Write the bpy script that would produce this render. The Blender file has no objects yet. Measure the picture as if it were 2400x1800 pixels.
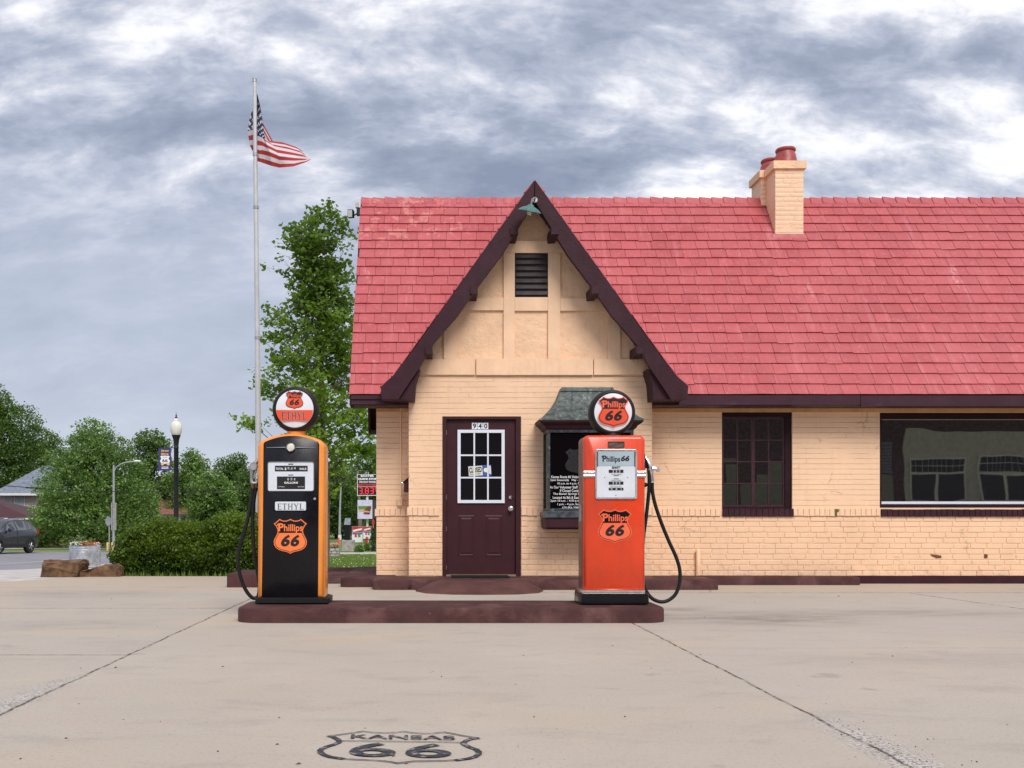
import bpy, bmesh, math, random
import numpy as np
from mathutils import Vector, Matrix, Quaternion
R = math.radians
random.seed(7); RNG = np.random.default_rng(11)
sc = bpy.context.scene
col = sc.collection
# ---------------------------------------------------------------- camera
F, U0, V0, EYE = 2300.0, 1000.0, 1212.0, 0.9     # photo pixels (2400 wide): focal length, principal point; eye height
cd = bpy.data.cameras.new("Camera"); cam = bpy.data.objects.new("Camera", cd); col.objects.link(cam)
cam.location = (0, 0, EYE); cam.rotation_euler = (R(90), 0, 0)
cd.sensor_width = 36; cd.sensor_fit = 'HORIZONTAL'; cd.lens = 36 * F / 2400
cd.shift_x = (1200 - U0) / 2400; cd.shift_y = (V0 - 900) / 2400
cd.clip_start = 0.05; cd.clip_end = 3000
sc.camera = cam
# ---------------------------------------------------------------- light
sc.view_settings.view_transform = 'Standard'; sc.view_settings.look = 'None'
sc.view_settings.exposure = 0.0; sc.view_settings.gamma = 1
SUN_DIR = Vector((0.24, -0.80, 0.92)).normalized()      # towards the sun
sl = bpy.data.lights.new("Sun", 'SUN'); sl.energy = 2.9; sl.angle = R(28); sl.color = (1.0, 0.95, 0.88)
so = bpy.data.objects.new("Sun", sl); col.objects.link(so)
so.rotation_euler = SUN_DIR.to_track_quat('Z', 'Y').to_euler()
world = bpy.data.worlds.new("World"); sc.world = world; world.use_nodes = True

class G:
    """tiny node-graph helper"""
    def __init__(s, nt): s.nt = nt; s.n = nt.nodes; s.n.clear()
    def new(s, t, **k):
        nd = s.n.new(t)
        for a, b in k.items(): setattr(nd, a, b)
        return nd
    def put(s, sock, v):
        if isinstance(v, bpy.types.NodeSocket): s.nt.links.new(v, sock)
        elif v is not None:
            if hasattr(sock.default_value, '__len__') and not hasattr(v, '__len__'): v = [v] * len(sock.default_value)
            if hasattr(sock.default_value, '__len__') and len(sock.default_value) == 4 and len(v) == 3: v = (*v, 1)
            sock.default_value = v
    def math(s, op, a, b=None, c=None, clamp=False):
        nd = s.new('ShaderNodeMath', operation=op, use_clamp=clamp)
        for i, v in enumerate((a, b, c)):
            if v is not None: s.put(nd.inputs[i], v)
        return nd.outputs[0]
    def vmath(s, op, a, b=None):
        nd = s.new('ShaderNodeVectorMath', operation=op); s.put(nd.inputs[0], a)
        if b is not None: s.put(nd.inputs[1], b)
        return nd.outputs[0]
    def mix(s, f, a, b, mode='MIX'):
        nd = s.new('ShaderNodeMix', data_type='RGBA', blend_type=mode)
        s.put(nd.inputs[0], f); s.put(nd.inputs[6], a); s.put(nd.inputs[7], b); return nd.outputs[2]
    def noise(s, vec, scale, detail=3, rough=.5, dist=0):
        nd = s.new('ShaderNodeTexNoise'); s.put(nd.inputs['Vector'], vec); nd.inputs['Scale'].default_value = scale
        nd.inputs['Detail'].default_value = detail; nd.inputs['Roughness'].default_value = rough
        nd.inputs['Distortion'].default_value = dist; return nd.outputs[0]
    def rng(s, v, a, b, c=0, d=1, smooth=False):
        nd = s.new('ShaderNodeMapRange', interpolation_type='SMOOTHSTEP' if smooth else 'LINEAR')
        for i, x in enumerate((v, a, b, c, d)): s.put(nd.inputs[i], x)
        return nd.outputs[0]
    def ramp(s, f, stops):
        nd = s.new('ShaderNodeValToRGB'); s.put(nd.inputs[0], f); e = nd.color_ramp.elements
        while len(e) < len(stops): e.new(.5)
        for x, (p, c) in zip(e, stops): x.position = p; x.color = (*c, 1)
        return nd.outputs[0]
    def sep(s, v): nd = s.new('ShaderNodeSeparateXYZ'); s.put(nd.inputs[0], v); return nd.outputs
    def comb(s, x, y, z):
        nd = s.new('ShaderNodeCombineXYZ')
        for i, v in enumerate((x, y, z)): s.put(nd.inputs[i], v)
        return nd.outputs[0]
    def pos(s): return s.new('ShaderNodeNewGeometry').outputs['Position']
    def attr(s, name): return s.new('ShaderNodeAttribute', attribute_name=name).outputs['Fac']

g = G(world.node_tree)
sky = g.new('ShaderNodeTexSky', sky_type='NISHITA'); sky.sun_disc = False
sky.sun_elevation = math.asin(SUN_DIR.z); sky.sun_rotation = math.atan2(SUN_DIR.x, SUN_DIR.y)
d = g.new('ShaderNodeTexCoord').outputs['Generated']
dx, dy, dz = g.sep(d)
den = g.math('ADD', g.math('MAXIMUM', dz, 0.0), 0.62)
px_, py_ = g.math('DIVIDE', dx, den), g.math('DIVIDE', dy, den)
P0 = g.comb(g.math('MULTIPLY', px_, 2.1), g.math('MULTIPLY', py_, 4.0), 0.0)
def cloud(off):
    p = g.vmath('ADD', P0, off)
    warp = g.noise(g.vmath('ADD', p, (7.7, 2.1, 0)), 2.2, 3, .5)
    p = g.vmath('ADD', p, g.comb(g.math('MULTIPLY', warp, .20), g.math('MULTIPLY', warp, .20), 0.0))
    n1 = g.noise(p, 1.25, 9, .60)
    n2 = g.noise(g.vmath('ADD', p, (5.2, 9.1, 0)), 3.4, 8, .62)
    n3 = g.noise(g.vmath('ADD', p, (1.2, 4.1, 3)), .5, 2, .5)
    return g.math('ADD', g.math('ADD', g.math('MULTIPLY', n1, .52), g.math('MULTIPLY', n2, .34)), g.math('MULTIPLY', n3, .14))
OFF = Vector((3.37, 1.3, 0.4))
f = cloud(tuple(OFF)); f2 = cloud(tuple(OFF + Vector((.04, .16, 0))))
f = g.math('ADD', f, g.math('MULTIPLY', g.math('SUBTRACT', f, f2), .52))      # lit rims and dark bellies
f = g.math('ADD', f, g.rng(dz, .10, .47, -.016, .026))
left = g.math('MULTIPLY', g.rng(dx, .06, -.20, 0, 1, True), g.rng(dz, .40, .20, 0, 1, True), clamp=True)
f = g.math('ADD', g.math('MULTIPLY', g.math('SUBTRACT', f, .5), g.rng(left, 0, 1, 1.0, .15)), g.rng(left, 0, 1, .5, .480))
cl = g.ramp(f, [(.34, (.22, .255, .34)), (.43, (.305, .34, .43)), (.485, (.42, .455, .55)), (.535, (.60, .615, .685)), (.583, (.83, .83, .87)), (.66, (1.02, 1.0, 1.02))])
low = g.mix(g.rng(dz, 0, .13, 1, 0, True), cl, (.52, .555, .65))
low = g.mix(g.rng(dz, -.02, .06, .45, 0, True), low, (.58, .60, .67))
gnd = g.mix(g.rng(dz, -.05, 0, 1, 0), low, (.30, .28, .26))
k = g.mix(1.0, gnd, (10.6, 10.6, 10.6), 'MULTIPLY')
k.node.clamp_result = False
tot = g.mix(.88, sky.outputs[0], k)
bg = g.new('ShaderNodeBackground'); g.put(bg.inputs[0], tot); bg.inputs[1].default_value = .12
wo = g.new('ShaderNodeOutputWorld'); g.nt.links.new(bg.outputs[0], wo.inputs[0])

# ---------------------------------------------------------------- mesh helpers
class MB:
    def __init__(s): s.v = []; s.f = []; s.r = []; s.m = []; s.cur = 0; s.cr = 0.5
    def face(s, ids): s.f.append(tuple(ids)); s.r.append(s.cr); s.m.append(s.cur)
    def add(s, vs, fs):
        o = len(s.v); s.v += [tuple(v) for v in vs]
        for f in fs: s.face([o + i for i in f])
    def box(s, x0, x1, y0, y1, z0, z1):
        s.add([(x0,y0,z0),(x1,y0,z0),(x1,y1,z0),(x0,y1,z0),(x0,y0,z1),(x1,y0,z1),(x1,y1,z1),(x0,y1,z1)],
              [(0,3,2,1),(4,5,6,7),(0,1,5,4),(1,2,6,5),(2,3,7,6),(3,0,4,7)]); return s
    def hexa(s, a, b):   # a: 4 pts, b: 4 pts
        s.add(list(a) + list(b), [(0,3,2,1),(4,5,6,7),(0,1,5,4),(1,2,6,5),(2,3,7,6),(3,0,4,7)]); return s
    def brick(s, x0, x1, z0, z1, Y, dep=.012, ins=.004):   # raised brick facing -Y
        s.add([(x0,Y,z0),(x1,Y,z0),(x1,Y,z1),(x0,Y,z1),(x0+ins,Y-dep,z0+ins),(x1-ins,Y-dep,z0+ins),(x1-ins,Y-dep,z1-ins),(x0+ins,Y-dep,z1-ins)],
              [(4,5,6,7),(0,1,5,4),(1,2,6,5),(2,3,7,6),(3,0,4,7)])
    def prism(s, pts, y0, y1, y0in=0, ins_pts=None):  # pts (x,z); faces at y0 (front) and y1
        n = len(pts); a = ins_pts or pts
        s.add([(x, y0, z) for x, z in a] + [(x, y1, z) for x, z in pts],
              [tuple(range(n)), tuple(range(2*n-1, n-1, -1))] + [(i, n+i, n+(i+1) % n, (i+1) % n) for i in range(n)]); return s
    def rings(s, rings, cap=True):
        o = len(s.v); n = len(rings[0])
        for r in rings: s.v += [tuple(p) for p in r]
        for k in range(len(rings)-1):
            for i in range(n):
                j = (i+1) % n; s.face([o+k*n+i, o+k*n+j, o+(k+1)*n+j, o+(k+1)*n+i])
        if cap: s.face([o+i for i in range(n-1, -1, -1)]); s.face([o+(len(rings)-1)*n+i for i in range(n)])
        return s
    def lathe(s, prof, c=(0,0,0), n=24, axis='Z', cap=True):
        rs = []
        for r, h in prof:
            ring = []
            for i in range(n):
                t = 2*math.pi*i/n; a, b = r*math.cos(t), r*math.sin(t)
                ring.append({'Z': (c[0]+a, c[1]+b, c[2]+h), 'Y': (c[0]+a, c[1]+h, c[2]-b), 'X': (c[0]+h, c[1]+a, c[2]+b)}[axis])
            rs.append(ring)
        return s.rings(rs, cap)
    def tube(s, pts, rad, n=10, cap=True):
        pts = [Vector(p) for p in pts]; rs = []
        up = Vector((0,0,1)); t0 = (pts[1]-pts[0]).normalized()
        if abs(t0.dot(up)) > .9: up = Vector((0,1,0))
        nx = t0.cross(up).normalized()
        for i, p in enumerate(pts):
            t = (pts[min(i+1, len(pts)-1)] - pts[max(i-1, 0)]).normalized()
            nx = (nx - t*nx.dot(t)).normalized(); ny = t.cross(nx)
            r = rad[i] if hasattr(rad, '__len__') else rad
            rs.append([p + nx*r*math.cos(2*math.pi*k/n) + ny*r*math.sin(2*math.pi*k/n) for k in range(n)])
        return s.rings(rs, cap)
    def xf(s, fn): s.v = [tuple(fn(v)) for v in s.v]; return s

def wloc(o):
    p = Vector((0,0,0))
    while o is not None: p += o.location; o = o.parent
    return p
def make(name, mb, mats, parent=None, smooth=True, angle=35, at=None):
    me = bpy.data.meshes.new(name)
    off = wloc(parent) if parent else (Vector(at) if at else Vector((0,0,0)))
    me.from_pydata([(v[0]-off.x, v[1]-off.y, v[2]-off.z) for v in mb.v], [], mb.f)
    mats = mats if isinstance(mats, (list, tuple)) else [mats]
    for m in mats: me.materials.append(m)
    if any(mb.m): me.polygons.foreach_set('material_index', mb.m)
    a = me.attributes.new('rnd', 'FLOAT', 'FACE'); a.data.foreach_set('value', mb.r)
    if smooth: me.polygons.foreach_set('use_smooth', [True]*len(me.polygons)); me.set_sharp_from_angle(angle=R(angle))
    me.update()
    o = bpy.data.objects.new(name, me); col.objects.link(o)
    if parent: o.parent = parent
    elif at: o.location = at
    return o
def make_split(name, mb, mats, parent=None, cuts=(), axis=0, **kw):
    out = []
    for i in range(len(cuts)+1):
        lo_, hi_ = (cuts[i-1] if i else -1e9), (cuts[i] if i < len(cuts) else 1e9); n = MB(); mp_ = {}
        for f, r, m_ in zip(mb.f, mb.r, mb.m):
            c = sum(mb.v[k][axis] for k in f)/len(f)
            if lo_ <= c < hi_:
                ids = []
                for k in f:
                    if k not in mp_: mp_[k] = len(n.v); n.v.append(mb.v[k])
                    ids.append(mp_[k])
                n.f.append(tuple(ids)); n.r.append(r); n.m.append(m_)
        if n.f: out.append(make(name, n, mats, parent, **kw))
    return out
def npmesh(name, V, Fq, rnd, mat, parent=None, at=None):
    off = np.array(wloc(parent) if parent else (at or (0,0,0)), dtype=float)
    me = bpy.data.meshes.new(name); V = (V - off).astype(np.float32); nf, kk = Fq.shape
    me.vertices.add(len(V)); me.vertices.foreach_set('co', V.ravel())
    me.loops.add(nf*kk); me.loops.foreach_set('vertex_index', Fq.ravel().astype(np.int32))
    me.polygons.add(nf); me.polygons.foreach_set('loop_start', np.arange(0, nf*kk, kk, dtype=np.int32))
    me.update(calc_edges=True); me.materials.append(mat)
    a = me.attributes.new('rnd', 'FLOAT', 'FACE'); a.data.foreach_set('value', rnd.astype(np.float32))
    o = bpy.data.objects.new(name, me); col.objects.link(o)
    if parent: o.parent = parent
    elif at is not None: o.location = at
    return o
def tag(o, label=None, cat=None, group=None, kind=None):
    if label: o['label'] = label
    if cat: o['category'] = cat
    if group: o['group'] = group
    if kind: o['kind'] = kind
    return o
def thing(name, loc, label, cat, group=None):
    o = bpy.data.objects.new(name, None); col.objects.link(o); o.location = loc; o.empty_display_size = .3
    return tag(o, label, cat, group)
def X(u, d): return (u-U0)*d/F
def Z(v, d): return EYE + (V0-v)*d/F
def P(u, v, d): return (X(u, d), d, Z(v, d))
def pb(mb, u0, v0, u1, v1, d, y0, y1): return mb.box(X(u0,d), X(u1,d), y0, y1, Z(v1,d), Z(v0,d))
def inset(pts, k):   # polygon inset (ccw in x,z as given), k>0 shrinks
    n = len(pts); A = sum(pts[i][0]*pts[(i+1)%n][1]-pts[(i+1)%n][0]*pts[i][1] for i in range(n)); sg = 1 if A > 0 else -1
    out = []
    for i in range(n):
        a, b, c = pts[i-1], pts[i], pts[(i+1)%n]
        e1 = Vector((b[0]-a[0], b[1]-a[1])); e2 = Vector((c[0]-b[0], c[1]-b[1]))
        if e1.length < 1e-9 or e2.length < 1e-9: out.append(b); continue
        e1.normalize(); e2.normalize(); n1 = Vector((-e1.y, e1.x))*sg; n2 = Vector((-e2.y, e2.x))*sg
        m = n1+n2; l = m.length
        if l < .3: out.append(b); continue
        m /= l; m *= k/max(.45, m.dot(n1)); out.append((b[0]+m.x, b[1]+m.y))
    return out
def rrect(x0, x1, z0, z1, r, n=5):
    pts = []
    for cx, cz, a0 in ((x1-r, z0+r, -90), (x1-r, z1-r, 0), (x0+r, z1-r, 90), (x0+r, z0+r, 180)):
        for i in range(n+1):
            a = R(a0 + 90*i/n); pts.append((cx + r*math.cos(a), cz + r*math.sin(a)))
    return pts
def clip(pts, a, b, c):   # keep a*x+b*z<=c
    out = []
    for i in range(len(pts)):
        p, q = pts[i], pts[(i+1) % len(pts)]; dp, dq = a*p[0]+b*p[1]-c, a*q[0]+b*q[1]-c
        if dp <= 0: out.append(p)
        if (dp < 0 < dq) or (dq < 0 < dp):
            t = dp/(dp-dq); out.append((p[0]+t*(q[0]-p[0]), p[1]+t*(q[1]-p[1])))
    return out
_tc = {}
def textmesh(s, bold=0.0, ext=0.0, spacing=1.0):
    key = (s, bold, spacing)
    if key not in _tc:
        cu = bpy.data.curves.new('t', 'FONT'); cu.body = s; cu.offset = bold; cu.resolution_u = 4; cu.size = 1; cu.space_character = spacing
        cu.fill_mode = 'FRONT'
        o = bpy.data.objects.new('t', cu); col.objects.link(o); bpy.context.view_layer.update()
        me = bpy.data.meshes.new_from_object(o.evaluated_get(bpy.context.evaluated_depsgraph_get()))
        _tc[key] = ([tuple(v.co) for v in me.vertices], [tuple(p.vertices) for p in me.polygons])
        bpy.data.objects.remove(o); bpy.data.curves.remove(cu); bpy.data.meshes.remove(me)
    return _tc[key]
def add_text(mb, s, x0, x1, z0, z1, Y, bold=.0, shear=0, fn=None, spacing=1.0):
    vs, fs = textmesh(s, bold, 0, spacing)
    vs = [(v[0]+shear*v[1], v[1]) for v in vs]
    a0, a1 = min(v[0] for v in vs), max(v[0] for v in vs); b0, b1 = min(v[1] for v in vs), max(v[1] for v in vs)
    W = [(x0+(v[0]-a0)/(a1-a0)*(x1-x0), z0+(v[1]-b0)/(b1-b0)*(z1-z0)) for v in vs]
    mb.add([fn(x, z) if fn else (x, Y, z) for x, z in W], fs)
    return mb
SERIF = {   # strokes in a unit box: (x0,z0,x1,z1) polygons for slim serif capitals
 'E': ([[(.1,0),(.28,0),(.28,1),(.1,1)], [(0,0),(.85,0),(.85,.07),(0,.07)], [(0,.93),(.82,.93),(.82,1),(0,1)], [(.28,.48),(.62,.48),(.62,.54),(.28,.54)], [(.78,0),(.85,0),(.85,.25),(.78,.07)], [(.76,1),(.82,1),(.82,.76),(.76,.93)], [(.57,.38),(.62,.38),(.62,.64),(.57,.64)]], .9),
 'T': ([[(.38,0),(.56,0),(.56,1),(.38,1)], [(0,.93),(.94,.93),(.94,1),(0,1)], [(0,.73),(.06,.93),(.06,1),(0,1)], [(.94,.73),(.94,1),(.88,1),(.88,.93)], [(.24,0),(.7,0),(.7,.06),(.24,.06)]], 1.),
 'H': ([[(.12,0),(.28,0),(.28,1),(.12,1)], [(.78,0),(.94,0),(.94,1),(.78,1)], [(.28,.48),(.78,.48),(.78,.54),(.28,.54)], [(0,0),(.4,0),(.4,.05),(0,.05)], [(.66,0),(1.06,0),(1.06,.05),(.66,.05)], [(0,.95),(.4,.95),(.4,1),(0,1)], [(.66,.95),(1.06,.95),(1.06,1),(.66,1)]], 1.12),
 'Y': ([[(.42,0),(.58,0),(.58,.47),(.42,.47)], [(.42,.45),(.58,.45),(.24,1),(.04,1)], [(.5,.47),(.58,.45),(.92,1),(.84,1)], [(-.06,.95),(.34,.95),(.34,1),(-.06,1)], [(.7,.95),(1.04,.95),(1.04,1),(.7,1)], [(.28,0),(.72,0),(.72,.05),(.28,.05)]], 1.08),
 'L': ([[(.12,0),(.3,0),(.3,1),(.12,1)], [(0,0),(.85,0),(.85,.06),(0,.06)], [(0,.95),(.44,.95),(.44,1),(0,1)], [(.79,.0),(.85,0),(.85,.28),(.79,.06)]], .9)}
def add_serif(mb, s, x0, x1, z0, z1, Y, gap=.16, grow=0):
    tot = sum(SERIF[c][1] for c in s) + gap*(len(s)-1); k = (x1-x0)/tot; x = x0; dY = 0
    for c in s:
        for i, poly in enumerate(SERIF[c][0]):
            pts = [(x+px*k, z0+pz*(z1-z0)) for px, pz in poly]
            if grow: pts = inset(pts, -grow)
            mb.add([(a, Y-.00012*i, b) for a, b in pts], [tuple(range(len(pts)))])
        x += (SERIF[c][1]+gap)*k
def shield(kind='P'):
    half = [(0,1.0),(.10,.95),(.24,.90),(.40,.90),(.55,.94),(.64,1.0),(.76,.90),(.88,.80),(1.0,.73),(.88,.60),(.80,.46),(.76,.32),(.78,.18),(.86,.02),(.95,-.14),(1.0,-.30),(.98,-.48),(.88,-.64),(.70,-.77),(.48,-.84),(.26,-.88),(.10,-.94),(0,-1.0)]
    return half + [(-x, z) for x, z in half[-2:0:-1]]
SH = shield()
def place_poly(pts, cx, cz, hw, hh, k=0):
    q = [(cx+x*hw, cz+z*hh) for x, z in pts]
    return inset(q, k) if k else q
def add_shield(parent, cx, cz, hw, hh, Y, M_rim, M_line, M_fill, M_dark, M_txt, M_num, part='shield_badge', bold=.02):
    r = MB(); r.prism(place_poly(SH, cx, cz, hw, hh), Y-.003, Y)
    o = make(part, r, M_rim, parent, smooth=False)
    b = MB(); q = place_poly(SH, cx, cz, hw, hh, hw*.055); b.add([(x, Y-.0042, z) for x, z in q], [tuple(range(len(q)))])
    f = MB(); q = place_poly(SH, cx, cz, hw, hh, hw*.09); zc = cz+.20*hh
    ql = clip(q, 0, 1, zc-.008*hh); f.add([(x, Y-.0054, z) for x, z in ql], [tuple(range(len(ql)))])
    t = MB(); qt = clip(q, 0, -1, -zc); t.add([(x, Y-.0054, z) for x, z in qt], [tuple(range(len(qt)))])
    n = MB(); add_text(n, '66', cx-.56*hw, cx+.56*hw, cz-.58*hh, cz+.10*hh, Y-.0066, .045, .22, spacing=1.12)
    w = MB(); add_script(w, cx-.80*hw, cx+.76*hw, cz+.22*hh, cz+.75*hh, Y-.0066)
    sub = o if (parent is None or parent.parent is None) else parent
    a = MB(); a.cur = 0; 
    for k, (mb, ) in enumerate(((b,), (f,), (t,), (n,), (w,))):
        mb.m = [k]*len(mb.f); base = len(a.v); a.v += mb.v; a.f += [tuple(base+i for i in ff) for ff in mb.f]; a.m += mb.m; a.r += mb.r
    make('shield_lettering', a, [M_line, M_fill, M_dark, M_num, M_txt], sub, smooth=False)
    return o
def add_script(mb, x0, x1, z0, z1, Y, shear=.0):
    # 'Phillips' : a tall swashed P and heavy rounded lower case
    h = z1-z0; w = x1-x0
    add_text(mb, 'hillips', x0+w*.27, x1, z0-h*.10, z1-h*.10, Y, .022, shear, spacing=1.0)
    add_text(mb, 'P', x0+w*.05, x0+w*.26, z0+h*.12, z1, Y, .03, shear)
    pts = [(.13,.98),(.04,.96),(0,.88),(0,.78),(.03,.72),(.07,.72),(.08,.79),(.045,.79),(.04,.86),(.07,.92),(.14,.93)]
    mb.add([(x0+a*w, Y-.0002, z0+b*h) for a, b in pts], [tuple(range(len(pts)))])

# ---------------------------------------------------------------- materials
def mat(name, c, rough=.6, metal=0, var=.10, vs=6, bump=0, bs=60, rv=0, coat=0, fleck=None, grime=0, spec=.5, emit=0, trans=0, two=None, coord='pos', detail=4):
    m = bpy.data.materials.new(name); m.use_nodes = True; g = G(m.node_tree)
    pr = g.new('ShaderNodeBsdfPrincipled'); out = g.new('ShaderNodeOutputMaterial'); g.nt.links.new(pr.outputs[0], out.inputs[0])
    p = g.pos() if coord == 'pos' else g.new('ShaderNodeTexCoord').outputs['Object']
    n = g.noise(p, vs, detail, .6)
    c1 = tuple(max(0, x*(1-var*1.6)) for x in c); c2 = tuple(min(1, x*(1+var*1.4)) for x in c)
    bc = g.mix(g.rng(n, .3, .7), c1, c2)
    if two: bc = g.mix(g.rng(g.noise(p, two[1], 5, .6), two[2]-.06, two[2]+.06), bc, two[0])
    if rv:
        r = g.attr('rnd'); bc = g.mix(1, bc, g.comb(*[g.rng(r, 0, 1, 1-rv, 1+rv)]*3), 'MULTIPLY')
    if grime:
        x, y, z = g.sep(p); sv = g.comb(g.math('MULTIPLY', g.math('ADD', x, y), 9), 0.0, g.math('MULTIPLY', z, .8))
        gn = g.noise(sv, 1.6, 6, .65); bc = g.mix(g.rng(gn, .48, .75, 0, grime), bc, tuple(x*.55+.02 for x in c))
    if fleck: bc = g.mix(g.rng(g.noise(p, fleck[1], 4, .7), fleck[2], fleck[2]+.04), bc, fleck[0])
    g.put(pr.inputs['Base Color'], bc)
    g.put(pr.inputs['Roughness'], g.rng(g.noise(p, vs*3.1, 4, .6), .3, .7, max(0, rough-.07), min(1, rough+.08)))
    pr.inputs['Metallic'].default_value = metal; pr.inputs['Specular IOR Level'].default_value = spec
    pr.inputs['Coat Weight'].default_value = coat; pr.inputs['Coat Roughness'].default_value = .12
    if emit: g.put(pr.inputs['Emission Color'], bc); pr.inputs['Emission Strength'].default_value = emit
    if bump:
        b = g.new('ShaderNodeBump'); b.inputs['Strength'].default_value = 1; b.inputs['Distance'].default_value = bump
        g.put(b.inputs['Height'], g.noise(p, bs, 5, .6)); g.nt.links.new(b.outputs[0], pr.inputs['Normal'])
    return m
def srgb(r, g_, b):
    f = lambda x: (x/255/12.92) if x/255 <= .04045 else ((x/255+.055)/1.055)**2.4
    return (f(r), f(g_), f(b))
PEACH = (.87, .585, .385)
def brick_mat(name, fine):
    m = bpy.data.materials.new(name); m.use_nodes = True; g = G(m.node_tree)
    pr = g.new('ShaderNodeBsdfPrincipled'); out = g.new('ShaderNodeOutputMaterial'); g.nt.links.new(pr.outputs[0], out.inputs[0])
    p = g.pos(); x, y, z = g.sep(p)
    wob = g.noise(p, 5, 3, .5); wob2 = g.noise(g.vmath('ADD', p, (7, 3, 1)), 22, 3, .6)
    u = g.math('ADD', g.math('ADD', x, y), g.math('MULTIPLY', g.math('SUBTRACT', wob2, .5), .02))
    v = g.math('ADD', z, g.math('ADD', g.math('MULTIPLY', g.math('SUBTRACT', wob, .5), .010), g.math('MULTIPLY', g.math('SUBTRACT', wob2, .5), .006)))
    bt = g.new('ShaderNodeTexBrick'); g.put(bt.inputs['Vector'], g.comb(u, v, 0.0))
    bt.inputs['Scale'].default_value = 1; bt.inputs['Brick Width'].default_value = .217; bt.inputs['Row Height'].default_value = .0705
    bt.inputs['Mortar Size'].default_value = .0042; bt.inputs['Mortar Smooth'].default_value = .5
    bt.inputs['Color1'].default_value = (0,0,0,1); bt.inputs['Color2'].default_value = (1,1,1,1); bt.inputs['Mortar'].default_value = (.5,.5,.5,1)
    mort = bt.outputs['Fac']
    rows = g.math('ABSOLUTE', g.math('SUBTRACT', g.math('FRACT', g.math('DIVIDE', v, .0705)), .5))
    isrow = g.rng(rows, .40, .47, 0, 1)
    mort = g.math('MULTIPLY', mort, g.math('MAXIMUM', isrow, g.rng(g.noise(g.vmath('ADD', p, (9, 2, 4)), 4, 4, .7), .52, .62, .0, .8)))
    # hide most vertical joints and parts of the bed joints, as thick paint does
    hide = g.rng(g.noise(g.comb(g.math('MULTIPLY', x, 1.4), y, g.math('MULTIPLY', z, 6)), 1.6, 5, .7), .38, .56, .10, 1)
    mort = g.math('MULTIPLY', mort, hide)
    pn = g.noise(p, 1.4, 4, .6)
    bc = g.mix(g.rng(pn, .3, .7), tuple(c*.93 for c in PEACH), tuple(min(1, c*1.05) for c in PEACH))
    bc = g.mix(g.rng(bt.outputs['Color'], 0, 1, 0, .10), bc, (.90, .64, .445))
    if fine: bc = g.mix(g.math('MULTIPLY', mort, .30), bc, (.56, .30, .16))
    streak = g.noise(g.comb(g.math('MULTIPLY', g.math('ADD', x, y), 8), 0.0, g.math('MULTIPLY', z, .7)), 1.5, 5, .65)
    bc = g.mix(g.rng(streak, .52, .78, 0, .22), bc, (.60, .36, .21))
    # fine cracks and small chips showing darker brick
    vo = g.new('ShaderNodeTexVoronoi', feature='DISTANCE_TO_EDGE'); g.put(vo.inputs['Vector'], g.vmath('ADD', p, g.vmath('MULTIPLY', g.comb(wob2, wob, wob2), (.12, .12, .12)))); vo.inputs['Scale'].default_value = 2.2
    ck = g.math('MULTIPLY', g.rng(vo.outputs['Distance'], 0, .012, 1, 0), g.rng(g.noise(p, 1.9, 3, .6), .56, .64), clamp=True)
    bc = g.mix(g.math('MULTIPLY', ck, .55), bc, (.30, .15, .08))
    chip = g.rng(g.noise(p, 16, 4, .7), .735, .755); bc = g.mix(g.math('MULTIPLY', chip, .8), bc, (.20, .10, .06))
    low = g.math('MULTIPLY', g.rng(z, .32, .12, 0, 1), g.rng(g.noise(p, 7, 5, .7), .5, .68), clamp=True); bc = g.mix(g.math('MULTIPLY', low, .45), bc, (.36, .20, .12))
    g.put(pr.inputs['Base Color'], bc); pr.inputs['Roughness'].default_value = .55
    h = g.math('ADD', g.math('MULTIPLY', mort, -1.0 if fine else 0.0), g.math('ADD', g.math('MULTIPLY', g.noise(p, 38, 6, .7), .9), g.math('MULTIPLY', ck, -.5)))
    b = g.new('ShaderNodeBump'); b.inputs['Distance'].default_value = .006 if fine else .005; g.put(b.inputs['Height'], h)
    g.nt.links.new(b.outputs[0], pr.inputs['Normal'])
    return m
M = {}
M['brick_fine'] = brick_mat('painted_brick_fine', True)
M['brick'] = brick_mat('painted_brick', False)
M['stucco'] = mat('stucco', (.85, .56, .36), .7, var=.06, vs=3, bump=.016, bs=15, grime=.10)
M['trim'] = mat('peach_board', (.86, .575, .375), .55, var=.05, vs=4, bump=.003, bs=30, grime=.2)
M['maroon'] = mat('maroon_board', srgb(56, 28, 38), .55, spec=.22, var=.16, vs=5, bump=.003, bs=40, fleck=((.25,.2,.2), 26, .74), grime=.35)
M['maroon_door'] = mat('maroon_door', srgb(60, 29, 35), .45, spec=.25, var=.08, vs=5, bump=.0008, bs=90)
M['fascia'] = mat('maroon_gutter', srgb(62, 33, 46), .45, spec=.3, var=.12, vs=4, grime=.4, two=((.085,.048,.075), 1.2, .6))
M['black_gap'] = mat('vent_black', (.012, .008, .01), .7, var=.2, vs=12)
M['white_trim'] = mat('white_trim', (.72, .76, .84), .4, var=.03, vs=10)
M['concrete_brown'] = mat('brown_painted_concrete', (.072, .028, .028), .75, spec=.25, var=.22, vs=4, bump=.006, bs=45, fleck=((.26,.10,.08), 21, .68), two=((.125,.058,.056), 2.2, .58))
M['black_gloss'] = mat('black_enamel', (.006, .006, .009), .25, var=.3, vs=3, spec=.25, coat=.12)
M['black_rubber'] = mat('black_rubber', (.009, .009, .010), .5, var=.2, vs=20, spec=.3)
M['black_paint'] = mat('black_paint', (.009, .009, .010), .4, var=.2)
M['yellow'] = mat('yellow_enamel', (.90, .30, .045), .3, var=.05, vs=4, coat=.4, fleck=((.12,.05,.02), 38, .755))
M['orange'] = mat('orange_enamel', (.70, .055, .014), .28, spec=.35, var=.09, vs=2.2, coat=.4, grime=.35, fleck=((.12,.03,.02), 44, .76))
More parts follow.
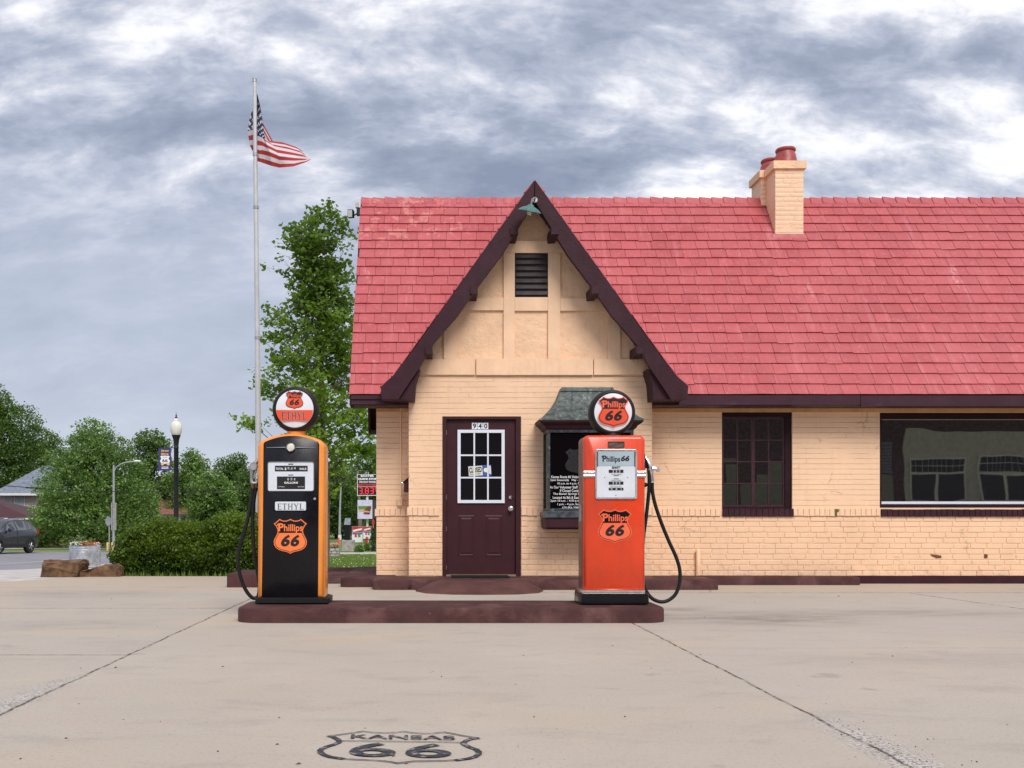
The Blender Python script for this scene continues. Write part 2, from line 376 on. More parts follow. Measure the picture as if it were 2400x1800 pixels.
M['decal_orange'] = mat('decal_orange', (.90, .20, .05), .4, var=.03)
M['decal_red'] = mat('decal_red', (.78, .085, .03), .35, var=.05)
M['decal_coral'] = mat('decal_coral', (.86, .14, .06), .35, var=.04)
M['chrome'] = mat('chrome', (.72, .71, .69), .18, 1, var=.12, vs=30)
M['alu'] = mat('cast_aluminium', (.42, .41, .42), .42, .8, var=.2, vs=30, bump=.001)
M['brass'] = mat('aged_brass', (.20, .12, .06), .4, .7, var=.35, vs=60)
M['dial'] = mat('dial_white', (.66, .70, .76), .3, var=.04, vs=8, coat=.3)
M['dial_blue'] = mat('dial_pale_blue', (.38, .47, .53), .3, var=.05, coat=.3)
M['globe_white'] = mat('globe_white', (.76, .75, .80), .15, var=.03, coat=.6)
M['cream'] = mat('cream_lens', (.68, .64, .55), .3, var=.05)
M['copper'] = mat('verdigris_copper', (.085, .105, .10), .65, .2, var=.45, vs=17, bump=.003, bs=40, two=((.20,.27,.25), 14, .64), grime=.45, detail=8)
M['patina'] = mat('patina_frame', (.055, .065, .07), .42, .5, var=.4, vs=22, two=((.20,.26,.25), 16, .66))
M['sill_metal'] = mat('grey_patina_metal', (.10, .12, .14), .35, .6, var=.4, vs=18)
M['concrete_grey'] = mat('grey_concrete', (.50, .465, .44), .85, var=.14, vs=3, bump=.004)
M['asphalt'] = mat('asphalt', (.24, .23, .25), .85, var=.14, vs=1.1, bump=.004, bs=80, detail=8)
M['asphalt'].name = 'worn_asphalt'
M['white_line'] = mat('road_line', (.62, .60, .62), .7, var=.15, vs=6)
M['steel_post'] = mat('painted_steel_post', (.40, .40, .42), .45, .4, var=.12, vs=6, grime=.25)
M['black_iron'] = mat('black_iron', (.012, .012, .014), .4, .3, var=.2)
M['lamp_glass'] = mat('white_lamp_glass', (.72, .70, .64), .2, var=.05)
M['galv'] = mat('galvanised', (.55, .57, .60), .32, .85, var=.22, vs=9, bump=.001, bs=30)
M['rock'] = mat('sandstone', (.155, .082, .040), .9, var=.42, vs=7, bump=.035, bs=11, two=((.09,.05,.03), 5, .58), detail=8)
M['bark'] = mat('bark_grey', (.16, .13, .11), .9, var=.3, vs=9, bump=.015, bs=25)
M['bark_dark'] = mat('bark_dark', (.05, .04, .032), .9, var=.3, vs=5)
M['wood_pole'] = mat('wood_pole', (.17, .14, .12), .9, var=.25, vs=3)
M['slate'] = mat('grey_shingle', (.17, .20, .25), .8, var=.28, vs=5, detail=8)
M['maroon_metal'] = mat('maroon_metal_roof', (.065, .018, .022), .5, spec=.25, var=.1, grime=.3)
M['brown_roof'] = mat('brown_shingle', (.22, .095, .065), .85, var=.2, vs=4, detail=8)
M['siding'] = mat('beige_siding', (.55, .49, .45), .7, var=.08)
M['yellow_wall'] = mat('yellow_wall', (.62, .42, .17), .7, var=.08)
M['white_paint'] = mat('white_paint', (.72, .72, .72), .5, var=.05)
M['red_paint'] = mat('red_paint', (.45, .03, .035), .45, var=.1)
M['car_grey'] = mat('car_paint', (.010, .011, .019), .3, .0, var=.05, coat=.7)
M['tyre'] = mat('tyre', (.014, .014, .014), .75, var=.2)
M['rim'] = mat('alloy_rim', (.45, .45, .47), .3, .8, var=.1)
M['car_glass'] = mat('car_glass', (.05, .06, .075), .06, 0, var=.1, coat=1)
M['tail'] = mat('tail_lamp', (.45, .02, .02), .2, var=.1)
M['yellow_post'] = mat('yellow_post', (.62, .42, .12), .5, var=.1)
M['navy'] = mat('navy_banner', (.035, .035, .14), .7, var=.08)
M['gold'] = mat('gold_print', (.78, .50, .05), .6, var=.08)
M['grey_stone'] = mat('grey_block_stone', (.34, .31, .29), .85, var=.25, vs=6, bump=.008)
M['tan'] = mat('tan_strip', (.45, .32, .2), .6)
M['pot'] = mat('red_clay_pot', (.34, .055, .05), .45, var=.18, vs=9, fleck=((.5,.22,.18), 12, .70))
M['red_flower'] = mat('red_petals', (.60, .06, .07), .6, var=.2, vs=30)
M['white_flower'] = mat('white_petals', (.78, .72, .66), .6, var=.1)
M['choc'] = mat('chocolate_print', (.16, .045, .025), .5, var=.2)
M['green_print'] = mat('green_print', (.08, .26, .05), .5, var=.1)
M['blue_print'] = mat('blue_print', (.03, .09, .35), .5, var=.1)
M['salmon_print'] = mat('salmon_print', (.65, .32, .22), .5, var=.1)
M['screen_black'] = mat('screen_black', (.008, .008, .008), .4)
M['seg_red'] = mat('led_red', (.95, .02, .04), .4, emit=.9)
M['dirt'] = mat('mulch', (.36, .26, .18), .9, var=.3, vs=9)
def leaf_mat(name, a, b, tr=.35):
    m = bpy.data.materials.new(name); m.use_nodes = True; g = G(m.node_tree); out = g.new('ShaderNodeOutputMaterial')
    r = g.attr('rnd'); p = g.pos()
    c = g.mix(g.rng(g.math('ADD', r, g.math('MULTIPLY', g.noise(p, 1.3, 3), .5)), .15, 1.25), a, b)
    pr = g.new('ShaderNodeBsdfPrincipled'); g.put(pr.inputs['Base Color'], c); pr.inputs['Roughness'].default_value = .42; pr.inputs['Specular IOR Level'].default_value = .35
    t = g.new('ShaderNodeBsdfTranslucent'); g.put(t.inputs[0], g.mix(.5, c, tuple(x*1.6 for x in b)))
    ms = g.new('ShaderNodeMixShader'); ms.inputs[0].default_value = tr
    g.nt.links.new(pr.outputs[0], ms.inputs[1]); g.nt.links.new(t.outputs[0], ms.inputs[2]); g.nt.links.new(ms.outputs[0], out.inputs[0]); return m
M['leaf_maple'] = leaf_mat('maple_leaf', (.018, .055, .008), (.27, .42, .05), .42)
M['leaf_far'] = leaf_mat('far_leaf', (.010, .036, .007), (.25, .40, .095), .35)
M['leaf_far2'] = leaf_mat('far_leaf_dark', (.010, .034, .009), (.19, .31, .07), .35)
M['leaf_hedge'] = leaf_mat('hedge_leaf', (.012, .032, .004), (.17, .27, .02), .3)
M['leaf_fir'] = leaf_mat('evergreen_leaf', (.03, .07, .02), (.08, .13, .04), .2)
M['grass'] = leaf_mat('grass_blade', (.07, .14, .02), (.24, .34, .07), .35)

def glass(name, tint=(.007, .006, .007), ior=1.9):
    m = bpy.data.materials.new(name); m.use_nodes = True; g = G(m.node_tree); out = g.new('ShaderNodeOutputMaterial')
    pr = g.new('ShaderNodeBsdfPrincipled'); pr.inputs['Base Color'].default_value = (*tint, 1); pr.inputs['Roughness'].default_value = .015; pr.inputs['IOR'].default_value = ior
    b = g.new('ShaderNodeBump'); b.inputs['Distance'].default_value = .0018; b.inputs['Strength'].default_value = 1
    g.put(b.inputs['Height'], g.noise(g.vmath('ADD', g.pos(), (3, 0, 1)), 1.5, 1, .4)); g.nt.links.new(b.outputs[0], pr.inputs['Normal'])
    g.nt.links.new(pr.outputs[0], out.inputs[0]); return m
M['glass'] = glass('dark_window_glass', ior=3.0); M['glass_dim'] = glass('dim_window_glass', (.004, .003, .004), 1.22)
M['ghost'] = mat('faint_shield', (.016, .015, .016), .3, var=.1)
M['white_letters'] = mat('white_vinyl', (.80, .80, .82), .5, var=.02)

def concrete_mat():
    m = bpy.data.materials.new('apron_concrete'); m.use_nodes = True; g = G(m.node_tree)
    pr = g.new('ShaderNodeBsdfPrincipled'); out = g.new('ShaderNodeOutputMaterial'); g.nt.links.new(pr.outputs[0], out.inputs[0])
    p = g.pos(); x, y, z = g.sep(p)
    wob = g.math('MULTIPLY', g.math('SUBTRACT', g.noise(p, 3.0, 5, .65), .5), .055)
    wobf = g.math('MULTIPLY', g.math('SUBTRACT', g.noise(p, 28, 3, .7), .5), .018)
    wb = g.math('ADD', wob, wobf)
    def line(coord, c, w, mask=None, wv=wb):
        dd = g.math('ABSOLUTE', g.math('ADD', g.math('SUBTRACT', coord, c), wv))
        l = g.rng(dd, w*.25, w*.72, 1, 0)
        return g.math('MULTIPLY', l, mask) if mask is not None else l
    lt = g.math('LESS_THAN', x, -1.93)
    wbs = g.math('MULTIPLY', wb, .35)
    j = line(x, -1.945, .016, g.math('LESS_THAN', y, 11.9))
    for L in (line(x, 1.745, .015, g.math('LESS_THAN', y, 11.7)), line(y, 6.41, .020, lt, wbs), line(y, 9.7, .028, lt, wbs),
              line(y, 11.68, .036, g.math('GREATER_THAN', x, .3), wbs), line(g.math('ADD', x, g.math('MULTIPLY', y, .06)), 6.42, .026, g.math('LESS_THAN', y, 11.7)),
              line(g.math('ADD', x, g.math('MULTIPLY', y, -.35)), -.73, .009, g.math('GREATER_THAN', y, 11.7)),
              line(y, 6.75, .004, g.math('GREATER_THAN', x, 1.8), wob), line(y, 12.6, .012, g.math('LESS_THAN', x, -.9), wbs)):
        j = g.math('MAXIMUM', j, L)
    breakup = g.rng(g.noise(p, 9, 4, .7), .40, .56, .15, 1)
    spall = g.math('MAXIMUM', g.math('MULTIPLY', g.rng(g.math('ABSOLUTE', g.math('SUBTRACT', x, 1.77)), .02, .15, 1, 0), g.rng(y, 4.7, 3.9, 0, 1)),
                   g.math('MULTIPLY', g.rng(g.math('ABSOLUTE', g.math('ADD', x, 2.0)), .02, .13, 1, 0), g.rng(y, 6.0, 5.0, 0, 1)))
    big = g.noise(p, .45, 6, .6); med = g.noise(g.comb(g.math('MULTIPLY', x, .8), g.math('MULTIPLY', y, 1.1), 0.0), 2.4, 8, .7, .3)
    fine = g.noise(p, 130, 3, .8)
    bc = g.mix(g.rng(big, .3, .7), (.38, .335, .285), (.48, .425, .36))
    bc = g.mix(g.rng(med, .36, .66, 0, .8), bc, (.41, .35, .30))
    # separate pours: the slab right of the long joint is greyer, the strip by the wall browner
    bc = g.mix(g.math('MULTIPLY', g.math('GREATER_THAN', x, 1.75), .4), bc, (.42, .38, .345))
    bc = g.mix(g.math('MULTIPLY', g.math('LESS_THAN', x, -1.95), .45), bc, (.39, .35, .315))
    bc = g.mix(g.math('MULTIPLY', g.math('GREATER_THAN', y, 11.7), .5), bc, (.47, .36, .26))
    def blotch(cx, cy, rx, ry, k, c, ns=1.9):
        dd = g.math('SQRT', g.math('ADD', g.math('POWER', g.math('DIVIDE', g.math('SUBTRACT', x, cx), rx), 2), g.math('POWER', g.math('DIVIDE', g.math('SUBTRACT', y, cy), ry), 2)))
        return g.mix(g.math('MULTIPLY', g.math('MULTIPLY', g.rng(dd, 0, 1, 1, 0, True), k), g.rng(g.noise(g.comb(x, g.math('MULTIPLY', y, 2.5), 0.0), ns, 6, .7), .38, .62, .25, 1)), bc, c)
    bc = blotch(3.0, 8.7, 1.5, .9, .95, (.17, .15, .135)); bc = blotch(4.3, 9.2, 2.4, .6, .8, (.22, .20, .18)); bc = blotch(2.4, 9.6, .7, .35, .8, (.16, .14, .12))
    bc = blotch(-4.2, 11.5, 2.0, 1.0, .8, (.25, .22, .20)); bc = blotch(0, 9.9, 3.4, .5, .8, (.50, .36, .24)); bc = blotch(-3.2, 8.2, 1.4, .5, .75, (.26, .23, .205))
    bc = blotch(.1, 5.0, .5, .12, .45, (.26, .245, .24), 4); bc = blotch(-.3, 4.35, .3, .08, .5, (.26, .25, .24), 5); bc = blotch(3.2, 6.2, 1.5, .5, .7, (.28, .25, .225))
    sm = g.noise(g.comb(g.math('MULTIPLY', x, 1.1), g.math('MULTIPLY', y, 1.9), 0.0), 1.5, 8, .72, .4)
    bc = g.mix(g.rng(sm, .52, .72, 0, .55), bc, (.27, .235, .205))
    rust = g.noise(g.comb(g.math('MULTIPLY', x, .8), g.math('MULTIPLY', y, 1.1), 2.0), .9, 5, .6); bc = g.mix(g.rng(rust, .52, .70, 0, .45), bc, (.50, .385, .27))
    drip = g.rng(g.noise(g.vmath('ADD', p, (14, 3, 0)), 3.1, 3, .5), .70, .75, 0, .45); bc = g.mix(drip, bc, (.20, .175, .16))
    bc = g.mix(g.rng(fine, .35, .66, 0, .30), bc, (.58, .50, .43))
    bc = g.mix(g.rng(g.noise(p, 55, 3, .7), .56, .68, 0, .5), bc, (.27, .21, .17))
    bc = g.mix(g.rng(g.noise(g.vmath('ADD', p, (4, 4, 4)), 24, 3, .6), .735, .75, 0, .8), bc, (.10, .08, .07))
    bc = g.mix(g.math('MULTIPLY', spall, g.rng(g.noise(p, 6, 3), .35, .6, .2, .75)), bc, (.60, .56, .53))
    pit = g.math('MULTIPLY', spall, g.rng(g.noise(p, 60, 3, .7), .52, .58)); bc = g.mix(g.math('MULTIPLY', pit, .7), bc, (.14, .12, .11))
    bc = g.mix(g.math('MULTIPLY', j, g.math('MULTIPLY', breakup, .9)), bc, (.045, .035, .028))
    g.put(pr.inputs['Base Color'], bc); pr.inputs['Roughness'].default_value = .85; pr.inputs['Specular IOR Level'].default_value = .3
    b = g.new('ShaderNodeBump'); b.inputs['Distance'].default_value = .006
    g.put(b.inputs['Height'], g.math('SUBTRACT', g.math('ADD', g.math('MULTIPLY', g.noise(p, 70, 4, .7), .35), g.math('MULTIPLY', big, .3)), g.math('ADD', g.math('MULTIPLY', j, 1.2), g.math('MULTIPLY', pit, .6))))
    g.nt.links.new(b.outputs[0], pr.inputs['Normal']); return m
M['apron'] = concrete_mat()
def shingle_mat():
    m = bpy.data.materials.new('red_shingle'); m.use_nodes = True; g = G(m.node_tree)
    pr = g.new('ShaderNodeBsdfPrincipled'); out = g.new('ShaderNodeOutputMaterial'); g.nt.links.new(pr.outputs[0], out.inputs[0])
    p = g.pos(); x, y, z = g.sep(p); r = g.attr('rnd')
    bc = g.mix(r, (.37, .056, .064), (.455, .078, .086))
    bc = g.mix(g.rng(g.noise(p, 1.1, 6, .65), .35, .7, 0, .6), bc, (.52, .125, .135))
    st = g.noise(g.comb(g.math('MULTIPLY', x, 5), 0.0, g.math('MULTIPLY', z, .6)), 1.5, 6, .7)
    bc = g.mix(g.rng(st, .55, .76, 0, .5), bc, (.66, .25, .27))
    bc = g.mix(g.rng(g.noise(p, 16, 6, .75), .54, .70, 0, .5), bc, (.66, .20, .23))
    # patches where the paint has weathered to salmon, most near the top left
    reg = g.math('MULTIPLY', g.rng(x, 1.3, .2, 0, 1), g.rng(z, 4.7, 5.2, 0, 1), clamp=True)
    thr = g.rng(reg, 0, 1, .70, .535)
    fl = g.rng(g.math('SUBTRACT', g.noise(g.vmath('ADD', p, (2, 0, 5)), 5.0, 6, .66), thr), 0, .03)
    bc = g.mix(g.math('MULTIPLY', fl, g.rng(g.noise(p, 22, 4, .7), .35, .6, .25, .8)), bc, (.64, .235, .20))
    dk = g.rng(g.math('SUBTRACT', g.noise(g.vmath('ADD', p, (8, 1, 5)), 9, 6, .75), g.rng(reg, 0, 1, .78, .655)), 0, .02)
    bc = g.mix(g.math('MULTIPLY', dk, .75), bc, (.14, .04, .035))
    # white run marks
    wm = g.math('MULTIPLY', g.rng(g.noise(g.comb(g.math('MULTIPLY', x, 2.4), 0.0, g.math('MULTIPLY', z, .5)), 2.1, 4, .6), .63, .72), g.rng(g.noise(p, 14, 4, .7), .4, .6), clamp=True)
    bc = g.mix(g.math('MULTIPLY', wm, .5), bc, (.80, .45, .46))
    g.put(pr.inputs['Base Color'], bc); g.put(pr.inputs['Roughness'], g.rng(g.noise(p, 9, 4), .3, .7, .42, .62))
    b = g.new('ShaderNodeBump'); b.inputs['Distance'].default_value = .003; g.put(b.inputs['Height'], g.noise(p, 60, 5, .7)); g.nt.links.new(b.outputs[0], pr.inputs['Normal'])
    return m
M['shingle'] = shingle_mat()
def terrain_mat():
    m = bpy.data.materials.new('lawn_ground'); m.use_nodes = True; g = G(m.node_tree)
    pr = g.new('ShaderNodeBsdfPrincipled'); out = g.new('ShaderNodeOutputMaterial'); g.nt.links.new(pr.outputs[0], out.inputs[0])
    p = g.pos(); n = g.noise(p, .25, 6, .6); n2 = g.noise(p, 6, 5, .7)
    bc = g.mix(g.rng(n, .35, .65), (.07, .14, .022), (.16, .20, .05)); bc = g.mix(g.rng(n2, .5, .75, 0, .6), bc, (.26, .33, .09))
    g.put(pr.inputs['Base Color'], bc); pr.inputs['Roughness'].default_value = .95; return m
M['lawn'] = terrain_mat()

# ---------------------------------------------------------------- ground
def zg(Y): return float(np.interp(Y, [15.2, 26, 48, 60, 600], [0, -.46, -.85, -.95, -1.0]))
def sheet(name, pts_x, ys, dz, m, label=None):
    mb = MB()
    rows = []
    for Y in ys:
        a, b = pts_x(Y); rows.append([(a, Y, zg(Y)+dz), (b, Y, zg(Y)+dz)])
    for i in range(len(rows)-1): mb.add([rows[i][0], rows[i][1], rows[i+1][1], rows[i+1][0]], [(0,1,2,3)])
    o = make(name, mb, m, smooth=False); tag(o, kind='structure'); return o
YS = [-80, 0, 12, 15.2, 18, 20, 23, 26, 30, 36, 42, 48, 54, 60, 90, 200, 1500]
sheet('ground', lambda Y: (-900, 900), YS, -.03, M['lawn'])
sheet('concrete_apron', lambda Y: (-5.95 + (.9 if Y > 14 else 0), 60), [-6, 0, 6, 10, 12, 13.6, 14.95], 0, M['apron'])
sheet('road', lambda Y: (-60, -8.6), [0, 10, 15.2, 20, 26, 30, 36, 42, 48, 50.5], -.014, M['asphalt'])
sheet('front_road', lambda Y: (-60, 60), [-22, -6.2], -.012, M['asphalt'])
sheet('sidewalk', lambda Y: (-9.9 + (1.3 if Y < 20 else 0), -5.96 + (1.0 if Y > 14 else 0)), [0, 8, 13.6, 15.2, 20, 24, 28, 32], -.006, M['concrete_grey'])
sheet('far_path', lambda Y: (-60, -8), [56.5, 58.3], .0, M['concrete_grey'])
sheet('side_path', lambda Y: (-8, 6), [43.5, 46, 49], .0, M['concrete_grey'])
mb = MB()
for a, b in ((-13.05, 0), (-13.35, 0)):
    for y0, y1 in ((10, 20), (20, 26), (26, 36), (36, 48)):
        q = .012
        xa = lambda Y: a + max(0, Y-30)*.06
        mb.add([(xa(y0)-.06, y0, zg(y0)-.008), (xa(y0)+.06, y0, zg(y0)-.008), (xa(y1)+.06, y1, zg(y1)-.008), (xa(y1)-.06, y1, zg(y1)-.008)], [(0,1,2,3)])
o = make('road_marking', mb, M['white_line'], smooth=False); tag(o, kind='structure')

# painted route shield on the apron, traced as the shape it has on the ground
def gp(zx, zy):   # pixel of the close-up -> ground point
    u, v = 700+zx/4.424, 1650+zy/4.424; dd = EYE*F/(v-V0); return (X(u, dd), dd)
out_l = [(1030,620),(960,612),(880,600),(790,592),(600,588),(480,580),(330,565),(250,540),(208,510),(200,488),(215,468),(270,440),(340,425),(390,408),(412,390),(400,372),(370,358),(298,342),(440,322),(560,306),(670,290)]
mbs = MB()
rd = (335, 565)
def gline(pts, w):
    for a, b in zip(pts[:-1], pts[1:]):
        A = Vector((*gp(*a), 0)); B = Vector((*gp(*b), 0)); t = (B-A).normalized(); nn = Vector((-t.y, t.x, 0))*w; A -= t*w*.6; B += t*w*.6
        mbs.add([A-nn, A+nn, B+nn, B-nn], [(0,3,2,1)])
peak = [(670,291),(760,302),(880,308),(1000,303),(1090,293),(1180,306),(1300,315),(1420,310),(1515,300)]
leftside = [(1028,624),(960,610),(880,600),(780,592),(600,585),(450,575),(330,558),(262,535),(228,510),(222,490),(245,470),(300,448),(360,430),(410,410),(424,394),(405,374),(360,352),(298,343),(440,324),(560,307),(670,291)]
rightside = [(1028,624),(1100,612),(1200,602),(1350,600),(1500,597),(1640,590),(1760,575),(1830,555),(1868,528),(1870,505),(1840,480),(1770,455),(1720,430),(1706,412),(1740,388),(1790,370),(1860,362),(1700,336),(1600,316),(1515,300)]
wl = lambda k, pts, thick: [gline([pts[i], pts[i+1]], thick(i)) for i in range(len(pts)-1)]
wl(0, leftside, lambda i: .0050 if (i < 5 or i > 15) else .0115)
wl(0, rightside, lambda i: .0050 if (i < 5 or i > 15) else .0115)
gline(peak, .0042); gline([(430,390),(900,395),(1300,400),(1700,407)], .0040)
mbs.v = [(v[0], v[1], .0045 + .00002*(i//4 % 7)) for i, v in enumerate(mbs.v)]
def gtext(s, A, B, C, D, bold, zoff):   # quad corners in close-up px: bottom-left, bottom-right, top-right, top-left
    A, B, C, D = [Vector(gp(*q)) for q in (A, B, C, D)]
    fn = lambda s_, t_: (*(A*(1-s_)*(1-t_) + B*s_*(1-t_) + C*s_*t_ + D*(1-s_)*t_), zoff)
    add_text(mbs, s, 0, 1, 0, 1, 0, bold, 0, fn)
gtext('KANSAS', (540,366), (1625,382), (1620,340), (545,324), .015, .0047)
gtext('6', (515,556), (1025,556), (975,412), (535,412), .015, .0048)
gtext('6', (1095,566), (1605,566), (1545,422), (1120,422), .015, .0048)
M['ground_paint'] = mat('worn_black_paint', (.035, .04, .05), .8, var=.4, vs=30, two=((.30,.25,.22), 30, .60), detail=6)
tag(make('ground_shield', mbs, M['ground_paint'], smooth=False), 'black painted route shield with KANSAS 66 on the concrete apron', 'ground marking')

# loose grit and leaf scraps lying on the slab
M['grit'] = mat('dark_grit', (.10,.075,.06), .9, var=.4, vs=40)
t = MB()
for _ in range(130):
    y_ = 3.3+8.5*random.random()**1.5; x_ = random.uniform(-.75, .78)*y_*.9 + (.3*y_ if random.random() < .4 else 0); r_ = random.uniform(.002, .0065)*(1.6 if random.random() < .12 else 1); a_ = random.uniform(0, 3.14)
    if random.random() < .25: y_ = random.uniform(3.5, 4.4); x_ = 1.78+random.gauss(.05, .12); r_ *= .6
    q = [(x_+r_*k*math.cos(a_+b_), y_+r_*k*math.sin(a_+b_)) for b_, k in ((0, 1.7), (1.5, .8), (3.1, 1.5), (4.6, .9))]
    t.add([(a, c, .001) for a, c in q]+[(x_, y_, .002+r_*.7)], [(0,1,4),(1,2,4),(2,3,4),(3,0,4)])
tag(make('grit', t, M['grit'], smooth=False), 'tiny dark grit and leaf scraps scattered on the concrete', 'grit', kind='stuff')

# ---------------------------------------------------------------- the cottage station
DG, DM = 12.9, 13.3                 # gable wall plane, main wall plane
b = thing('gas_station', (0, DM, 0), 'peach brick cottage gas station with steep red shingle roof and maroon trim', 'building')
XL = X(882, DM)
def wall(mb, x0, x1, z0, z1, holes, Y, rev=.1):
    xs = sorted({x0, x1, *[h[0] for h in holes], *[h[1] for h in holes]}); zs = sorted({z0, z1, *[h[2] for h in holes], *[h[3] for h in holes]})
    for i in range(len(xs)-1):
        for k in range(len(zs)-1):
            cx, cz = (xs[i]+xs[i+1])/2, (zs[k]+zs[k+1])/2
            if any(h[0] < cx < h[1] and h[2] < cz < h[3] for h in holes): continue
            mb.add([(xs[i],Y,zs[k]),(xs[i+1],Y,zs[k]),(xs[i+1],Y,zs[k+1]),(xs[i],Y,zs[k+1])], [(0,1,2,3)])
    for a, c, e, f_ in holes:
        mb.add([(a,Y,e),(c,Y,e),(c,Y,f_),(a,Y,f_),(a,Y+rev,e),(c,Y+rev,e),(c,Y+rev,f_),(a,Y+rev,f_)], [(0,4,5,1),(1,5,6,2),(2,6,7,3),(3,7,4,0)])
ZB = Z(1209, DM); ZB2 = Z(1192.5, DM)
W2 = (X(1692,DM), X(1857,DM), Z(1194,DM), Z(963,DM)); W3 = (X(2062,DM), X(2620,DM), Z(1190,DM), Z(967,DM))
mb = MB(); XR = 10.6
wall(mb, XL, XR, 0, 2.42, [W2, W3], DM, .14)
mb.add([(XL,DM,0),(XL,17.0,0),(XL,17.0,2.42),(XL,15.15,5.6),(XL,DM,2.42)], [(4,3,2,1,0)])
mb.add([(XR,DM,0),(XR,17.0,0),(XR,17.0,2.42),(XR,15.15,5.6),(XR,DM,2.42)], [(0,1,2,3,4)])
mb.add([(XL,17.0,0),(XR,17.0,0),(XR,17.0,2.42),(XL,17.0,2.42)], [(3,2,1,0)])
mw = make('main_wall', mb, M['brick_fine'], b, smooth=False)
# lower raised brickwork
def bricks(mb, x0, x1, zlo, zhi, Y, skip=None, off=0, pitch=.0715, bw=.217):
    n = int(round((zhi-zlo)/pitch)); ph = (zhi-zlo)/n; j = .0042
    for r in range(n):
        x = x0 - (bw*.5 if (r+off) % 2 else 0) - bw*(.2 if r % 3 == 1 else 0)
        while x < x1:
            w = bw*random.uniform(.95, 1.05); a, c = max(x+j, x0), min(x+w-j, x1)
            za, zc = zlo+r*ph+j+random.uniform(-.001,.001), zlo+(r+1)*ph-j
            if c-a > .02 and not (skip and skip(a, c, za, zc)):
                mb.cr = random.random(); mb.brick(a, c, za, zc, Y, random.uniform(.006, .010), random.uniform(.003, .006))
            x += w
lo = MB(); bricks(lo, XL, X(958,DM)+.1, .10, ZB-.004, DM); bricks(lo, 2.96, XR, .10, ZB-.004, DM, off=1)
make_split('lower_brickwork', lo, M['brick'], b, cuts=(1.5,))
def soldiers(mb, x0, x1, z0, z1, Y, w=.072, dep=.022):
    x = x0
    while x < x1-.02:
        ww = w*random.uniform(.9, 1.12); dz_ = random.uniform(-.003, .003)
        c = min(x+ww-.005, x1)
        mb.cr = random.random(); mb.hexa([(x,Y-dep-random.uniform(0,.004),z0+dz_),(c,Y-dep-random.uniform(0,.004),z0+dz_),(c,Y,z0+dz_),(x,Y,z0+dz_)], [(x+.002,Y-dep,z1+dz_),(c-.002,Y-dep,z1+dz_),(c,Y,z1+dz_),(x,Y,z1+dz_)]); x += ww
be = MB(); soldiers(be, XL-.02, X(956,DM), ZB, ZB2, DM); soldiers(be, 2.97, W2[0]-.003, ZB, ZB2, DM); soldiers(be, W2[1]+.003, W3[0]-.003, ZB, ZB2, DM)
make_split('belt_course', be, M['brick'], b, cuts=(1.5, (W2[0]+W2[1])/2))
pl = MB(); pl.box(2.97, XR, DM-.03, DM, .0, .105); make('plinth', pl, M['maroon'], b)
# patches where paint has come off
pt = MB()
for poly, c in (([(2181,1299),(2192,1300),(2207,1302),(2208,1308),(2196,1308),(2186,1304)], 0), ([(2308,1299),(2316,1300),(2316,1308),(2308,1308)], 0), ([(1957,1193),(1966,1193),(1966,1199),(1962,1201),(1962,1210),(1957,1210)], 1)):
    pt.cur = c; q = [(X(u,DM-.024), Z(v,DM-.024)) for u, v in poly]; yy = DM-.012 if c == 0 else DM-.0275
    pt.add([(x, yy, z) for x, z in q], [tuple(range(len(q)-1, -1, -1))])
make_split('bare_patch', pt, [mat('bare_brick', (.16,.06,.025), .9), mat('mossy_brick', (.10,.12,.03), .9)], b, cuts=(6.3, 7.3), smooth=False)
fr = MB(); fr.box(XL+.005, X(956,DM), DM-.02, DM, Z(965,DM), 2.40); fr.box(2.97, XR, DM-.02, DM, Z(966.5,DM), 2.40); make_split('frieze_board', fr, mat('frieze_brown', (.62,.33,.14), .6), b, cuts=(1.5,))  # orange-brown board colour

# --- windows
def lattice(mb, x0, x1, z0, z1, nx, nz, Y, bw, dep=.03, edge=.03):
    mb.box(x0, x1, Y, Y+dep, z1-edge, z1); mb.box(x0, x1, Y, Y+dep, z0, z0+edge)
    mb.box(x0, x0+edge, Y+.001, Y+dep, z0+edge, z1-edge); mb.box(x1-edge, x1, Y+.001, Y+dep, z0+edge, z1-edge)
    for i in range(1, nx):
        x = x0+edge+(x1-x0-2*edge)*i/nx; mb.box(x-bw/2, x+bw/2, Y+.003, Y+dep, z0+edge, z1-edge)
    for k in range(1, nz):
        z = z0+edge+(z1-z0-2*edge)*k/nz; mb.box(x0+edge, x1-edge, Y+.005, Y+dep, z-bw/2, z+bw/2)
M['maroon_shaded'] = mat('maroon_shaded_frame', srgb(40, 18, 26), .5, spec=.2, var=.2, vs=8)  # maroon copy darkened to stand in for shade on the recessed frames
wf = MB(); YW = DM+.05
wf.box(W2[0], W2[1], YW-.03, YW+.06, W2[3]-.075, W2[3]); wf.box(W2[0], W2[0]+.018, YW-.02, YW+.06, W2[2], W2[3]-.075)
wf.box(X(1842,DM), W2[1], YW-.02, YW+.06, W2[2], W2[3]-.075); wf.box(W2[0]+.018, X(1842,DM), YW-.015, YW+.06, W2[2], W2[2]+.04)
win = make('window', wf, M['maroon_shaded'], b, smooth=False)
cs = MB(); zt, zb = W2[3]-.075, W2[2]+.04
lattice(cs, W2[0]+.018, X(1768,DM), zb, zt, 2, 4, YW, .013, .03, .020); lattice(cs, X(1768,DM)+.002, X(1842,DM), zb, zt, 2, 4, YW, .013, .03, .020)
make_split('casement', cs, mat('casement_paint', srgb(66, 34, 44), .4, spec=.4, var=.2, vs=14), win, cuts=(X(1768.3,DM),), smooth=False)
gl = MB()
